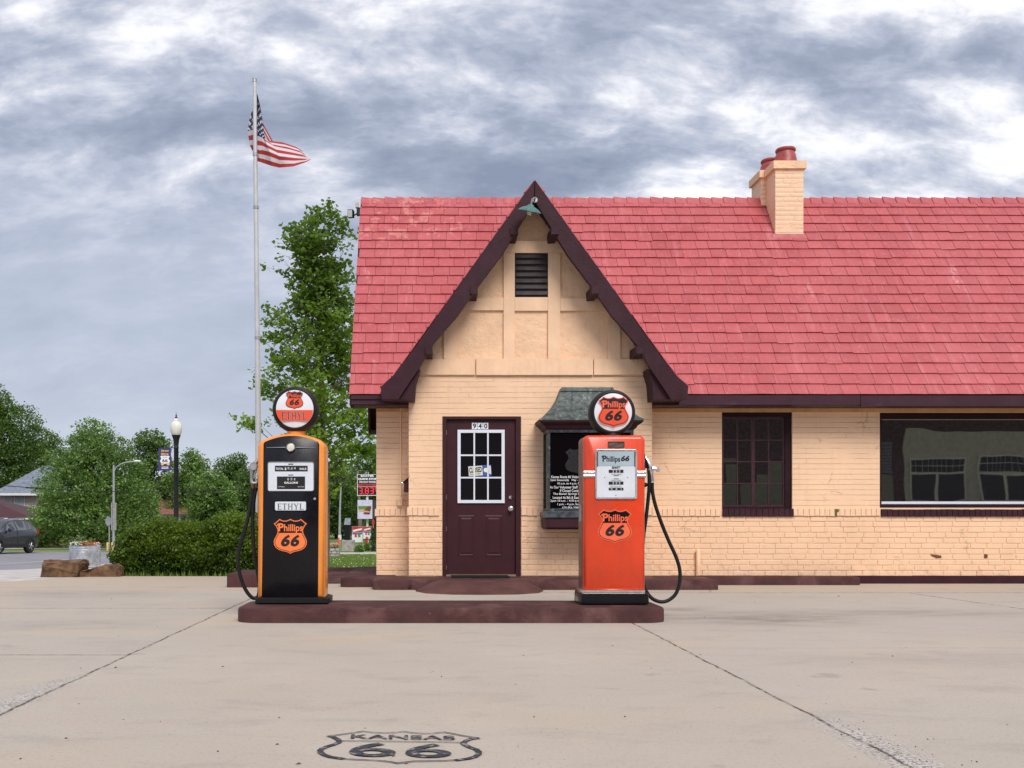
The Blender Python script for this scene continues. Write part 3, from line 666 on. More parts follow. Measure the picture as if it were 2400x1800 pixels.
for i, (a, c) in enumerate(((W2[0]+.018, X(1768,DM)), (X(1768,DM)+.002, X(1842,DM)))):
    for k in range(4):
        for q in range(2):
            z0 = zb+(zt-zb)*k/4; x0 = a+(c-a)*q/2; x1 = a+(c-a)*(q+1)/2; z1 = zb+(zt-zb)*(k+1)/4
            t = [random.uniform(-.004, .004) for _ in range(3)]
            gl.add([(x0,YW+.02+t[0],z0),(x1,YW+.02+t[1],z0),(x1,YW+.02+t[1]+t[2],z1),(x0,YW+.02+t[0]+t[2],z1)], [(0,1,2,3)])
make('pane', gl, M['glass'], win, smooth=False)
sl_ = MB(); soldiers(sl_, W2[0]+.005, W2[1]+.01, Z(1210.5,DM), Z(1193,DM), DM, dep=.03); make('sill', sl_, M['maroon'], win)
pf = MB(); pf.box(W3[0], W3[1], YW-.03, YW+.08, W3[3]-.085, W3[3]); pf.box(W3[0], W3[0]+.035, YW-.025, YW+.08, W3[2]+.05, W3[3]-.085); pf.box(W3[0], W3[1], YW-.035, YW+.08, W3[2]-.02, W3[2]+.05)
pw = make('picture_window', pf, M['maroon_shaded'], b, smooth=False)
t = MB(); t.box(W3[0]+.035, W3[1], YW+.015, YW+.03, Z(983,DM), Z(979.5,DM)); make('head_strip', t, M['tan'], pw)
t = MB(); t.box(W3[0]+.035, W3[1], YW+.01, YW+.03, W3[2]+.0505, W3[2]+.0505+.035); make('glazing_bead', t, M['white_trim'], pw)
t = MB()
nx = 14
for i in range(nx):
    xa, xb = W3[0]+.03+(W3[1]-W3[0]-.03)*i/nx, W3[0]+.03+(W3[1]-W3[0]-.03)*(i+1)/nx
    t.add([(xa,YW+.035,W3[2]+.04),(xb,YW+.035,W3[2]+.04),(xb,YW+.035,W3[3]-.08),(xa,YW+.035,W3[3]-.08)], [(0,1,2,3)])
make('pane', t, M['glass'], pw, smooth=False)
t = MB(); soldiers(t, W3[0]+.012, W3[1], Z(1210.5,DM), W3[2]-.022, DM, dep=.032); make('sill', t, M['maroon'], pw)

# --- gable bay
GX0, GX1, GC = X(958,DG), X(1528,DG), 1.375
D0 = (X(1037,DG), X(1221,DG), Z(1351,DG), Z(976,DG))
SL = (5.19-2.9)/(1.375-X(949,12.5))       # gable slope
def zroof(x, drop=0): return 5.19-drop - SL*abs(x-GC)
mb = MB(); ZT = Z(879, DG)
wall(mb, GX0, GX1, .05, 2.36, [D0], DG, .09)
half = [(GX0,2.36),(GX1,2.36),(GX1,zroof(GX1,.16)),(GC+(ZT+.0-0)*0+ (5.03-ZT)/SL if False else GX1, zroof(GX1,.16))]
def gpoly(z0, z1, drop=.14):
    pts = [(GX0,z0),(GX1,z0),(GX1,z1),(GX0,z1)]
    # clip under both roof slopes: z + SL*(x-GC) <= 5.19-drop ; z - SL*(x-GC) <= 5.19-drop
    pts = clip(pts, SL, 1, 5.19-drop+SL*GC); pts = clip(pts, -SL, 1, 5.19-drop-SL*GC); return pts
q = gpoly(2.36, ZT); mb.add([(x, DG, z) for x, z in q], [tuple(range(len(q)))])
mb.add([(GX0,DG,.05),(GX0,DM+.05,.05),(GX0,DM+.05,2.9),(GX0,DG,2.9)], [(3,2,1,0)]); mb.add([(GX1,DG,.05),(GX1,DM+.05,.05),(GX1,DM+.05,2.9),(GX1,DG,2.9)], [(0,1,2,3)])
gw = make('gable_wall', mb, M['brick_fine'], b, smooth=False)
q = gpoly(ZT, 5.2); q = [p for i, p in enumerate(q)]
mb = MB(); mb.add([(x, DG+.005, z) for x, z in q], [tuple(range(len(q)))]); make('stucco_panel', mb, M['stucco'], gw, smooth=False)
def gboard(mb, u0, v0, u1, v1, dep):
    pts = [(X(u0,DG),Z(v1,DG)),(X(u1,DG),Z(v1,DG)),(X(u1,DG),Z(v0,DG)),(X(u0,DG),Z(v0,DG))]
    pts = clip(pts, SL, 1, 5.05+SL*GC); pts = clip(pts, -SL, 1, 5.05-SL*GC)
    if len(pts) >= 3: mb.prism(pts, DG-dep, DG)
boards = [(900,842.5,1113,879,.030),(1116,841.5,1389,879.5,.036),(1391.5,842.5,1606,879,.030),(1180,594.5,1206,842,.028),(1284,594.5,1312.5,841,.028),
          (1120,566,1400,594,.032),(1060,699,1179.5,728,.025),(1206.5,697.5,1283.5,729,.025),(1313,700,1430,729,.025),(1040,729,1068,842,.024),(1424,729,1453,842,.024)]
mb = MB()
for i, bd in enumerate(boards): gboard(mb, *bd)
make('timber_framing', mb, M['trim'], gw, smooth=False)
lo = MB()
bay_x = (X(1264,DG), X(1500,DG))
skip = lambda a, c, z0, z1: (a < D0[1] and c > D0[0]) or (a < bay_x[1] and c > bay_x[0] and z1 > Z(1242,DG))
bricks(lo, GX0, D0[0]-.002, .125, Z(1208,DG)-.003, DG, None, 1); bricks(lo, D0[1]+.002, GX1, .125, Z(1208,DG)-.003, DG, skip, 0)
make_split('lower_brickwork', lo, M['brick'], gw, cuts=(D0[0]+.3, bay_x[1]))
be = MB(); soldiers(be, GX0-.02, X(1031,DG), Z(1208,DG), Z(1189,DG), DG); soldiers(be, X(1222,DG), X(1259,DG), Z(1208,DG), Z(1189,DG), DG); soldiers(be, X(1503,DG), GX1+.02, Z(1208,DG), Z(1189,DG), DG)
make_split('belt_course', be, M['brick'], gw, cuts=(D0[0]+.3, bay_x[0]+.3))
# vent
vt = MB(); pb(vt, 1207, 593.5, 1284, 697, DG, DG-.012, DG); ve = make('gable_vent', vt, M['black_gap'], b, smooth=False)
lv = MB()
for i in range(7):
    z1 = Z(595,DG)-(Z(595,DG)-Z(696,DG))*i/7; h = (Z(595,DG)-Z(696,DG))/7
    lv.hexa([(X(1208.5,DG),DG-.035,z1-h*.72),(X(1283,DG),DG-.035,z1-h*.72),(X(1283,DG),DG-.03,z1-h*.80),(X(1208.5,DG),DG-.03,z1-h*.80)], [(X(1208.5,DG),DG-.014,z1-.01),(X(1283,DG),DG-.014,z1-.01),(X(1283,DG),DG-.0125,z1-.02),(X(1208.5,DG),DG-.0125,z1-.02)])
make('louvre', lv, mat('dark_louvre', (.022,.010,.014), .6), ve, smooth=False)

# --- roof profile helper : tiles along a slope
def tiles(mb, prof, x0, x1, bw, expo, thick=.010, keep=None, mp=lambda x, y, z: (x, y, z), jit=.005):
    """prof: list of (h, z) from eave up; tile rows follow it; x along the eave"""
    L = [0]
    for a, c in zip(prof[:-1], prof[1:]): L.append(L[-1]+math.dist(a, c))
    def at(s):
        s = min(max(s, 0), L[-1]); i = max(0, min(len(L)-2, int(np.searchsorted(L, s))-1)); t = (s-L[i])/(L[i+1]-L[i])
        a, c = prof[i], prof[i+1]; dd = Vector((c[0]-a[0], c[1]-a[1])).normalized()
        return a[0]+t*(c[0]-a[0]), a[1]+t*(c[1]-a[1]), -dd.y, dd.x
    n = int(round(L[-1]/expo)); e = L[-1]/n
    for r in range(n):
        x = x0 - bw*random.random(); sag = [random.uniform(-1, 1) for _ in range(4)]
        rowslip = .006*random.uniform(-1, 1)
        while x < x1:
            w = bw*random.choice([1, 1, 1, 1, .97, 1.03, .82]); a, c = max(x, x0)+.0022, min(x+w, x1)-.0022
            x += w
            if c-a < .03: continue
            s0 = r*e + random.uniform(-jit, jit)*.6 + rowslip*(math.sin(x*.9+sag[0]*3)) - (random.random() < .04)*.014; s1 = (r+1)*e+.02
            if keep and not keep((a+c)/2, s0): continue
            h0, z0, nh, nz = at(s0 if r else max(0, s0)); h1, z1, mh, mz = at(s1)
            up0 = .009+thick+random.uniform(0, .005); tl = random.uniform(-.003, .003)
            mb.cr = random.random()
            hu, zu, _, _ = at(s0+.010); lowf = [mp(a, hu+nh*.001, zu+nz*.001), mp(c, hu+nh*.001, zu+nz*.001)]
            lowt = [mp(a, h0+nh*(up0+tl), z0+nz*(up0+tl)), mp(c, h0+nh*(up0-tl), z0+nz*(up0-tl))]
            hi = [mp(a, h1+mh*.004, z1+mz*.004), mp(c, h1+mh*.004, z1+mz*.004)]
            mb.add([lowf[0], lowf[1], lowt[1], lowt[0], hi[1], hi[0]], [(0,1,2,3),(3,2,4,5),(0,3,5),(1,4,2)])
    return L
RX0, RX1 = X(818,DG), 11.1; RY, RZ = 15.15, 5.80
EZ = 2.505
prof = [(12.9, EZ), (13.08, EZ+.245), (13.3, EZ+.56), (RY, RZ)]
deck = MB()
pr_ = [(12.93, EZ-.02), (13.1, EZ+.225), (13.32, EZ+.54), (RY, RZ-.02), (2*RY-13.32, EZ+.54), (2*RY-12.93, EZ-.02), (2*RY-12.93, EZ-.12), (RY, RZ-.15), (12.93, EZ-.12)]
n = len(pr_)
deck.add([(RX0+.004, y, z) for y, z in pr_] + [(RX1, y, z) for y, z in pr_], [tuple(range(n)), tuple(range(2*n-1, n-1, -1))] + [(i, (i+1) % n, n+(i+1) % n, n+i) for i in range(n)])
rf = make('roof', deck, mat('roof_underlay', (.045,.012,.015), .8), b, smooth=False)
tl_ = MB(); tiles(tl_, prof, RX0, RX1, .222, .194, keep=lambda x, s: not (GX0+.0 < x < GX1-.0 and s < .30))
backp = [(2*RY-h, z) for h, z in prof]
tiles(tl_, [(-h, z) for h, z in backp], RX0, RX1, .42, .39, mp=lambda x, y, z: (x, -y, z))
make('shingles', tl_, M['shingle'], rf, smooth=False)
# ridge caps
rc = MB(); x = RX0+.01
sl3 = Vector((RY-13.3, RZ-(EZ+.56))).normalized()
while x < RX1:
    w = .185*random.uniform(.95, 1.08); c = x+w+.03; dn = .135*random.uniform(.95, 1.04); lf = random.uniform(.026, .040); rc.cr = random.random()
    def rp(xx, s, side, k): return (xx, RY+side*(-sl3.x*s - sl3.y*0)*1 , RZ+.012+k - sl3.y*s)
    for side in (1, -1):
        A, B, C, D = rp(x, 0, side, lf), rp(c, 0, side, .008), rp(c, dn, side, .008), rp(x, dn, side, lf)
        A2, D2, C2 = rp(x, 0, side, 0), rp(x, dn, side, -.005), rp(c, dn, side, -.008)
        rc.add([A, B, C, D, A2, D2, C2], [(0,1,2,3) if side < 0 else (3,2,1,0), (0,3,5,4), (3,2,6,5)])
    x += w
make('ridge_caps', rc, M['shingle'], rf, smooth=False)
fa = MB(); fa.box(RX0+.03, X(895,DG)+.15, 12.88, 12.925, Z(948,12.9), EZ-.005); fa.box(X(1590,DG), X(2015,12.9), 12.88, 12.925, Z(949,12.9), EZ-.005); fa.box(X(2015,12.9)+.004, RX1, 12.874, 12.925, Z(952,12.9), EZ-.008)
fa.box(RX0+.03, RX1, 12.925, DM, 2.372, 2.386)
fa.box(RX0+.03, X(895,DG)+.15, 12.86, 12.885, Z(936,12.9), EZ-.01)
make('fascia', fa, M['fascia'], b, smooth=False)
rk = MB()   # rake boards at the left end, front and rear slopes
for sgn in (1, -1):
    def Yf(y): return y if sgn > 0 else 2*RY-y
    q = [(12.94, EZ-.03), (13.3, EZ+.50), (RY, RZ-.05), (RY, RZ-.26), (13.42, EZ+.40), (13.1, EZ-.15), (12.94, EZ-.15)]
    if sgn < 0: q = [(12.94, EZ-.03), (13.3, EZ+.50), (RY, RZ-.05), (RY, RZ-.26), (13.5, EZ+.30), (13.3, EZ-.15), (12.94, EZ-.15)]
    n = len(q); rk.add([(RX0+.012, Yf(y), z) for y, z in q]+[(RX0+.05, Yf(y), z) for y, z in q], [tuple(range(n)), tuple(range(2*n-1, n-1, -1))]+[(i, (i+1) % n, n+(i+1) % n, n+i) for i in range(n)])
rk.box(RX0+.052, XL, 2*RY-13.35, 2*RY-12.94, EZ-.15, EZ-.10)
make('rake_board', rk, M['maroon'], b, smooth=False)

# gable roof (slabs + shingles), from the bargeboards back into the main roof
DB = 12.5
HWD = 1.96; ZTIP = 2.555
hp = [(1.96, ZTIP), (1.80, 2.70), (1.65, 5.19-SL*1.65), (0, 5.19)]       # half profile from tip to apex: (|x|, z)
gs = MB()
for sgn in (-1, 1):
    top = [(GC+sgn*h, z-.02) for h, z in hp]; bot = [(GC+sgn*(h-.03 if h > 0 else 0), z-.10 if h > 0 else z-.17) for h, z in hp[::-1]]
    q = top+bot; gs.prism(q if sgn > 0 else q[::-1], DB+.03, 14.72)
gr = make('gable_roof', gs, M['maroon'], b, smooth=False)
gt = MB()
for sgn in (-1, 1):
    L0 = MB(); tiles(L0, [(-h, z) for h, z in hp], DB-.012, 14.7, .21, .19, thick=.012, mp=lambda x, y, z, sgn=sgn: (GC+sgn*(-y), x, z))
    o_ = len(gt.v); gt.v += L0.v; gt.f += [tuple(o_+i for i in f_) for f_ in L0.f]; gt.r += L0.r; gt.m += L0.m
make('shingles', gt, M['shingle'], gr, smooth=False)
# bargeboards traced from their outline, seated at plane DB
def bq(u, v): return (X(u,DB), Z(v,DB))
outer = [(1253,421),(1226,455),(1118,606),(996,778),(949,842.5),(920,878),(892,903)]
inner = [(934,935),(979,868),(1016,805),(1074,738),(1117,676),(1177,596),(1240,492),(1253,470)]
Lp = [bq(u, v) for u, v in outer] + [bq(894,935)] + [bq(u, v) for u, v in inner]
for sgn in (1, -1):
    pts = [(x if sgn > 0 else 2*GC-x, z-.008) for x, z in Lp]
    bb = MB(); bb.prism(pts[::-1] if sgn > 0 else pts, DB-.005, DB+.045, ins_pts=inset(pts[::-1] if sgn > 0 else pts, .006))
    bg_ = make('bargeboard', bb, M['maroon'], b)
    # boxed eave return with a curved inner edge
    r = [(X(934,DB), Z(935,DB)), (X(979,DB),Z(868,DB)), (X(985,DB),Z(862,DB)), (X(975,DB),Z(895,DB)), (X(972,DB),Z(935,DB))]
    r = [(x if sgn > 0 else 2*GC-x, z) for x, z in r]
    rb = MB(); rb.prism(r if sgn < 0 else r[::-1], DB+.05, DG+.1); 
    e = [(X(896,DB),Z(934,DB)), (X(972,DB),Z(934,DB)), (X(972,DB),Z(928,DB)), (X(896,DB),Z(928,DB))]; e = [(x if sgn > 0 else 2*GC-x, z) for x, z in e]
    rb.prism(e if sgn > 0 else e[::-1], DB+.0505, DM)
    rb.box(*( (X(896,DB), X(906,DB)) if sgn > 0 else (2*GC-X(906,DB), 2*GC-X(896,DB)) ), DB+.0505, DM-.1, Z(927.5,DB), Z(912,DB))
    make('eave_return', rb, M['maroon'], b, smooth=False)
for du, dv in ((142.5, 671), (248, 812), (48, 532)):
    for sgn in (-1, 1):
        k = MB(); s = 9.2
        cx = GC + sgn*(du-(0 if sgn < 0 else 1))*12.47/F; hw = 8.8*12.47/F; z1 = Z(dv, 12.47); z0 = Z(dv+18.5, 12.47)
        if cx-hw < GC < cx+hw: continue
        k.hexa([(cx-hw,12.47,z0+.008),(cx+hw,12.47,z0+.008),(cx+hw,DG,z0),(cx-hw,DG,z0)], [(cx-hw+.004,12.472,z1),(cx+hw-.004,12.472,z1),(cx+hw,DG,z1+.02),(cx-hw,DG,z1+.02)])
        make('bracket', k, M['maroon'], b, smooth=False)

# --- chimney
def cbox(mb, x0, x1, y0, y1, z0, z1): mb.box(x0, x1, y0, y1, z0, z1)
CX0, CX1, CY0 = X(1817,14.66), X(1883,14.66), 14.66
zc0, zc1, zc2 = 4.6, Z(396,14.66), Z(378,14.66)
mb = MB(); cbox(mb, CX0, CX1, CY0, 15.05, zc0, zc1+.005); cbox(mb, CX0-.075, CX1-.002, 15.052, 15.5, zc0, zc1+.005)
ch = make('chimney', mb, M['brick_fine'], b, smooth=False)
cb = MB(); bricks(cb, CX0, CX1, 5.26, zc1-.01, CY0-.001, bw=.215); cb.v = [(v[0], CY0+(v[1]-CY0)*.28, v[2]) for v in cb.v]; make('chimney_brickwork', cb, M['brick'], ch)
mb = MB(); cbox(mb, CX0-.035, CX1+.035, CY0-.035, 15.02, zc1, zc2); cbox(mb, CX0-.11, CX1+.033, 15.021, 15.53, zc1+.001, zc2-.002); make('chimney_cap', mb, M['stucco'], ch, smooth=False)
fl = MB(); fl.add([(CX0-.05, CY0-.035, 5.04), (CX1+.05, CY0-.035, 5.04), (CX1+.03, CY0-.006, 5.13), (CX0-.03, CY0-.006, 5.13)], [(0,1,2,3)]); make('flashing', fl, M['shingle'], ch, smooth=False)
for yy, xx in ((14.87, X(1841,14.87)), (15.33, X(1806,15.33))):
    mb = MB(); mb.lathe([(.175,0),(.17,.03),(.150,.16),(.132,.20),(.128,.215),(.146,.225),(.150,.245),(.142,.262),(.115,.262),(.11,.1)], (xx, yy, zc2-.004), 28, cap=False)
    make('chimney_pot', mb, M['pot'], ch)

# --- door
df = MB(); x0, x1, z0, z1 = D0; YD = DG-.008
df.box(x0, X(1046,DG), YD, DG+.09, z0, z1); df.box(X(1209,DG), x1, YD, DG+.09, z0, z1); df.box(X(1046,DG), X(1209,DG), YD, DG+.09, Z(982.5,DG), z1)
dfo = make('door_frame', df, M['maroon_door'], b, smooth=False)
def px2(u0, v0, u1, v1, dd): return X(u0,dd), X(u1,dd), Z(v1,dd), Z(v0,dd)
DS = DG+.035; ds = MB(); a0, a1, e0, e1 = px2(1046.5, 983, 1208.5, 1346, DG); ds.box(a0, a1, DS, DS+.045, e0, e1)
def panel(mb, u0, v0, u1, v1):
    a, c, e, f_ = px2(u0, v0, u1, v1, DG)
    for i, (k0, k1, y0, y1) in enumerate(((0, .012, DS, DS-.006), (.012, .030, DS-.006, DS-.001), (.030, .05, DS-.001, DS-.007))):
        A = [(a+k0,y0,e+k0),(c-k0,y0,e+k0),(c-k0,y0,f_-k0),(a+k0,y0,f_-k0)]; B = [(a+k1,y1,e+k1),(c-k1,y1,e+k1),(c-k1,y1,f_-k1),(a+k1,y1,f_-k1)]
        mb.add(A+B, [(0,1,5,4),(1,2,6,5),(2,3,7,6),(3,0,4,7)])
    mb.add([(a+.05,DS-.007,e+.05),(c-.05,DS-.007,e+.05),(c-.05,DS-.007,f_-.05),(a+.05,DS-.007,f_-.05)], [(0,1,2,3)])
panel(ds, 1074, 1208, 1112, 1304); panel(ds, 1138, 1208, 1178, 1304)
door = make('door', ds, M['maroon_door'], b, smooth=False)
gr_ = MB(); a, c, e, f_ = px2(1072.5, 1007, 1183, 1179, DG); lattice(gr_, a, c, e, f_, 3, 3, DS-.022, .020, .022, .040); make('window_grille', gr_, M['white_trim'], door, smooth=False)
t = MB(); t.add([(a+.02,DS-.002,e+.02),(c-.02,DS-.002,e+.02),(c-.02,DS-.002,f_-.02),(a+.02,DS-.002,f_-.02)], [(0,1,2,3)]); make('door_glass', t, M['glass_dim'], door, smooth=False)
t = MB(); t.lathe([(.034,0),(.034,-.008),(.014,-.012),(.013,-.035),(.026,-.042),(.031,-.055),(.028,-.068),(.012,-.074)], (X(1197.5,DG), DS, Z(1192,DG)), 20, 'Y'); make('door_knob', t, M['chrome'], door)
t = MB(); t.lathe([(.029,0),(.028,-.012),(.022,-.02),(.006,-.021)], (X(1197,DG), DS, Z(1166,DG)), 20, 'Y'); make('deadbolt', t, M['chrome'], door)
for i, ch_ in enumerate('940'):
    t = MB(); pb(t, 1106.3+13.2*i, 990.5, 1118.3+13.2*i, 1005.5, DG, DS-.004, DS); h_ = make('house_number', t, M['white_trim'], door, smooth=False)
for v in (1013, 1165, 1240, 1330):
    t = MB(); t.lathe([(.006,-.03),(.006,.03)], (X(1045.8,DG), DS-.006, Z(v,DG)), 8); make('hinge', t, M['steel_post'], door)
t = MB()
for i, ch_ in enumerate('940'): add_text(t, ch_, X(1108.6+13.2*i,DG), X(1116.2+13.2*i,DG), Z(1004,DG), Z(992,DG), DS-.0052, .03)
make('house_digits', t, M['black_paint'], door, smooth=False)
t = MB(); t.box(X(1046,DG), X(1209,DG), DG-.015, DG+.07, .105, Z(1346.5,DG)); make('threshold', t, mat('brass_threshold', (.36,.29,.19), .4, .6), dfo)
# closed sign hung inside the grille
cs_ = thing('closed_sign', (X(1125,DG), DS-.012, Z(1103,DG)), 'tilted white and blue CLOSED sign hanging behind the door grille', 'sign')
def tilt(mb, c, a):
    ca, sa = math.cos(a), math.sin(a); return mb.xf(lambda v: (c[0]+(v[0]-c[0])*ca-(v[2]-c[2])*sa, v[1], c[2]+(v[0]-c[0])*sa+(v[2]-c[2])*ca))
cc = (X(1125,DG), 0, Z(1103,DG)); t = MB(); pb(t, 1098, 1090.5, 1152, 1116, DG, DS-.009, DS-.005); tilt(t, cc, R(4)); make('sign_board', t, M['blue_print'], cs_, smooth=False)
t = MB(); pb(t, 1098.5, 1091.5, 1131, 1114, DG, DS-.011, DS-.0085); pb(t, 1146.5, 1093, 1151, 1112, DG, DS-.0105, DS-.0085); t.lathe([(.03,DS-.0085),(.03,DS-.0105)], (X(1139,DG),0,Z(1102.5,DG)), 20, 'Y'); tilt(t, cc, R(4)); make('sign_face', t, mat('cream_card', (.70,.68,.58), .5), cs_, smooth=False)
t = MB(); add_text(t, 'CLOSED', X(1100,DG), X(1130,DG), Z(1106.5,DG), Z(1094,DG), DS-.0125, .03); add_text(t, 'Please Call Again', X(1101,DG), X(1127,DG), Z(1112,DG), Z(1108,DG), DS-.0125, 0, .3); tilt(t, cc, R(4)); make('sign_text', t, M['black_paint'], cs_, smooth=False)

# --- bay window
BY = 12.45; bx0, bx1 = X(1283,BY), X(1485,BY); bz0, bz1 = Z(1197,BY), Z(1007,BY)
mb = MB(); e = .035
for (x_, y_) in ((bx0, BY), (bx1-e, BY), (bx0, DG-.04), (bx1-e, DG-.04)): mb.box(x_, x_+e, y_, y_+.04, bz0, bz1)
mb.box(bx0+e, bx1-e, BY+.002, BY+.035, bz1-.035, bz1); mb.box(bx0+e, bx1-e, BY+.002, BY+.035, bz0, bz0+.03)
for x_ in (bx0, bx1-e): mb.box(x_+.001, x_+e-.001, BY+.04, DG-.04, bz1-.035, bz1); mb.box(x_+.001, x_+e-.001, BY+.04, DG-.04, bz0, bz0+.03)
bay = make('bay_window', mb, M['patina'], b, smooth=False)
t = MB(); t.add([(bx0+e,BY+.018,bz0+.03),(bx1-e,BY+.018,bz0+.03),(bx1-e,BY+.018,bz1-.035),(bx0+e,BY+.018,bz1-.035)], [(0,1,2,3)])
for x_, fl_ in ((bx0+.016, 1), (bx1-.016, 0)):
    f_ = (0,3,2,1) if not fl_ else (0,1,2,3); t.add([(x_,DG-.04,bz0),(x_,BY+.04,bz0),(x_,BY+.04,bz1),(x_,DG-.04,bz1)], [f_])
make('bay_glass', t, M['glass_dim'], bay, smooth=False)
def ringbox(w, dep, z): return [(GB-w, DG-.002, z), (GB-w, DG-dep, z), (GB+w, DG-dep, z), (GB+w, DG-.002, z)]
GB = (bx0+bx1)/2; hw = (bx1-bx0)/2
t = MB(); t.rings([ringbox(hw+.004,.452,bz1), ringbox(hw+.03,.475,bz1+.02), ringbox(hw+.045,.49,bz1+.05), ringbox(hw+.085,.53,bz1+.075), ringbox(hw+.105,.55,bz1+.095), ringbox(hw+.105,.55,bz1+.112)]); make('bay_cornice', t, M['maroon'], bay, smooth=False)
zt0 = bz1+.113; ztop = Z(913,DG); H_ = ztop-zt0
t = MB(); t.rings([ringbox(hw+.11,.555,zt0), ringbox(hw+.11,.555,zt0+.014), ringbox(hw+.055,.50,zt0+.05), ringbox(hw-.02,.42,zt0+H_*.27), ringbox(hw-.095,.34,zt0+H_*.45), ringbox(hw-.155,.28,zt0+H_*.66), ringbox(hw-.19,.24,zt0+H_*.86), ringbox(hw-.215,.22,ztop)])
make('copper_roof', t, M['copper'], bay, smooth=False)
t = MB()
for sx in (-.22, .22):
    t.tube([(GB+sx*1.25, DG-.50, zt0+.055), (GB+sx*1.12, DG-.42, zt0+H_*.27+.004), (GB+sx, DG-.34, zt0+H_*.45+.004), (GB+sx*.95, DG-.28, zt0+H_*.66+.002), (GB+sx*.9, DG-.235, ztop-.02)], .004, 6)
t.tube([(GB-hw+.18, DG-.243, ztop-.05), (GB+hw-.18, DG-.243, ztop-.05)], .006, 6)
make('roof_seam', t, M['copper'], bay)
t = MB(); t.rings([ringbox(hw+.015,.465,bz0-.004), ringbox(hw+.045,.50,bz0-.02), ringbox(hw+.045,.50,bz0-.085), ringbox(hw+.03,.485,bz0-.095)][::-1]); make('bay_sill', t, M['sill_metal'], bay, smooth=False)
t = MB(); t.rings([ringbox(hw-.0,.455,Z(1241,BY)), ringbox(hw+.025,.48,Z(1236,BY)), ringbox(hw+.028,.482,bz0-.097)]); make('bay_apron', t, M['maroon'], bay, smooth=False)
t = MB(); pb(t, 1263, 0, 1264, 1, BY, 0, 0) if False else None
t = MB(); c0 = X(1338,BY); yy = BY+.0165
lines = ['Kansas Route 66 Visitors Center', 'Open Seasonally   May - November', '10 a.m. to 4 p.m. Daily', 'As Our Volunteer Staff Is Available', 'If Closed Contact', 'The Baxter Springs Museum', 'Located At 8th & East Avenue', 'Open 10 a.m. - 4:30 p.m. Tues-Sat', '1 p.m. - 4 p.m. Sunday', '620-856-2385']
hwid = [45.5, 50, 31, 49, 25, 41, 42, 50, 31, 20]
for i, (s, hw_) in enumerate(zip(lines, hwid)):
    v = 1120.5+8.1*i; add_text(t, s, c0-hw_*BY/F, c0+hw_*BY/F, Z(v,BY), Z(v-6.2,BY), yy, .006)
make('window_lettering', t, M['white_letters'], bay, smooth=False)
t = MB(); q = place_poly(SH, X(1358,BY), Z(1081,BY), 33*BY/F, 30*BY/F); t.add([(x, yy+.001, z) for x, z in q], [tuple(range(len(q)))]); make('faint_shield', t, M['ghost'], bay, smooth=False)

# --- conduit, junction box, pipe stub
t = MB(); t.tube([(X(939.5,DM), DM-.012, 2.40), (X(939.5,DM), DM-.012, Z(1166,DM))], .010, 8); cn = make('conduit', t, M['trim'], b)
t = MB(); pb(t, 931, 1165, 943, 1174, DM, DM-.05, DM); pb(t, 932, 1174.5, 942.5, 1185, DM, DM-.055, DM); make('junction_box', t, M['trim'], cn, smooth=False)
t = MB(); t.tube([(X(944,DM),DM-.03,Z(1163,DM)), (X(948,DM),DM-.03,Z(1171,DM)), (X(953,DM),DM-.03,Z(1172,DM)), (X(958,DM),DM-.03,Z(1169,DM))], .004, 6); make('loose_wire', t, M['trim'], cn)
t = MB(); t.tube([(X(1634,DM),DM-.045,.10), (X(1634,DM),DM-.045,Z(1292,DM)), (X(1634,DM),DM-.03,Z(1289,DM))], .030, 14); make('pipe_stub', t, M['trim'], b)

# --- things on the building
def lathe_pts(pts): return pts
gl_ = thing('gable_lamp', (X(1253,12.49), 12.49, Z(478,12.49)), 'green enamel barn light tilted at the gable peak with a spiral bulb', 'wall lamp')
lc = Vector(P(1242, 492, 12.28)); ax = Vector((.20, -.30, 1)).normalized(); qd = ax.to_track_quat('Z', 'Y')
t = MB(); t.lathe([(.015,.07),(.03,.065),(.045,.045),(.10,.022),(.145,-.012),(.147,-.02),(.14,-.018),(.09,.012),(.02,.03)], (0,0,0), 28, cap=False); t.xf(lambda v: tuple(lc + qd @ Vector(v))); make('lamp_shade', t, mat('green_enamel', (.07,.17,.16), .35, var=.3, vs=30), gl_)
t = MB(); t.tube([P(1253,470,12.5), (X(1253,12.4),12.36,Z(466,12.4)), tuple(lc+ax*.13), tuple(lc+ax*.06)], .012, 8); t.lathe([(.035,0),(.035,-.03)], (X(1253,12.5),12.5,Z(470,12.5)), 14, 'Y'); make('lamp_arm', t, M['alu'], gl_)
t = MB(); pts = [tuple(lc + qd @ Vector((.022*math.cos(a), .022*math.sin(a), .0-.010*a/math.pi))) for a in np.linspace(0, 6*math.pi, 40)]; t.tube(pts, .008, 6); make('spiral_bulb', t, mat('bulb', (.7,.68,.6), .3), gl_)
fd = thing('floodlight', P(840, 497, 15.1), 'small black floodlight with sensor on the end of the roof ridge', 'floodlight')
t = MB(); y_ = 15.05; t.box(X(836,y_), X(845,y_), y_-.04, y_+.04, Z(505,y_), Z(488,y_)); make('mount_box', t, M['black_iron'], fd)
t = MB(); t.tube([P(838,500,y_), P(831,504,y_-.05), P(828,503,y_-.05)], .012, 8); t.tube([P(840,490,y_), P(838,486,y_)], .01, 8); make_split('swivel_arm', t, M['black_iron'], fd, cuts=(X(836.5,15.05),))
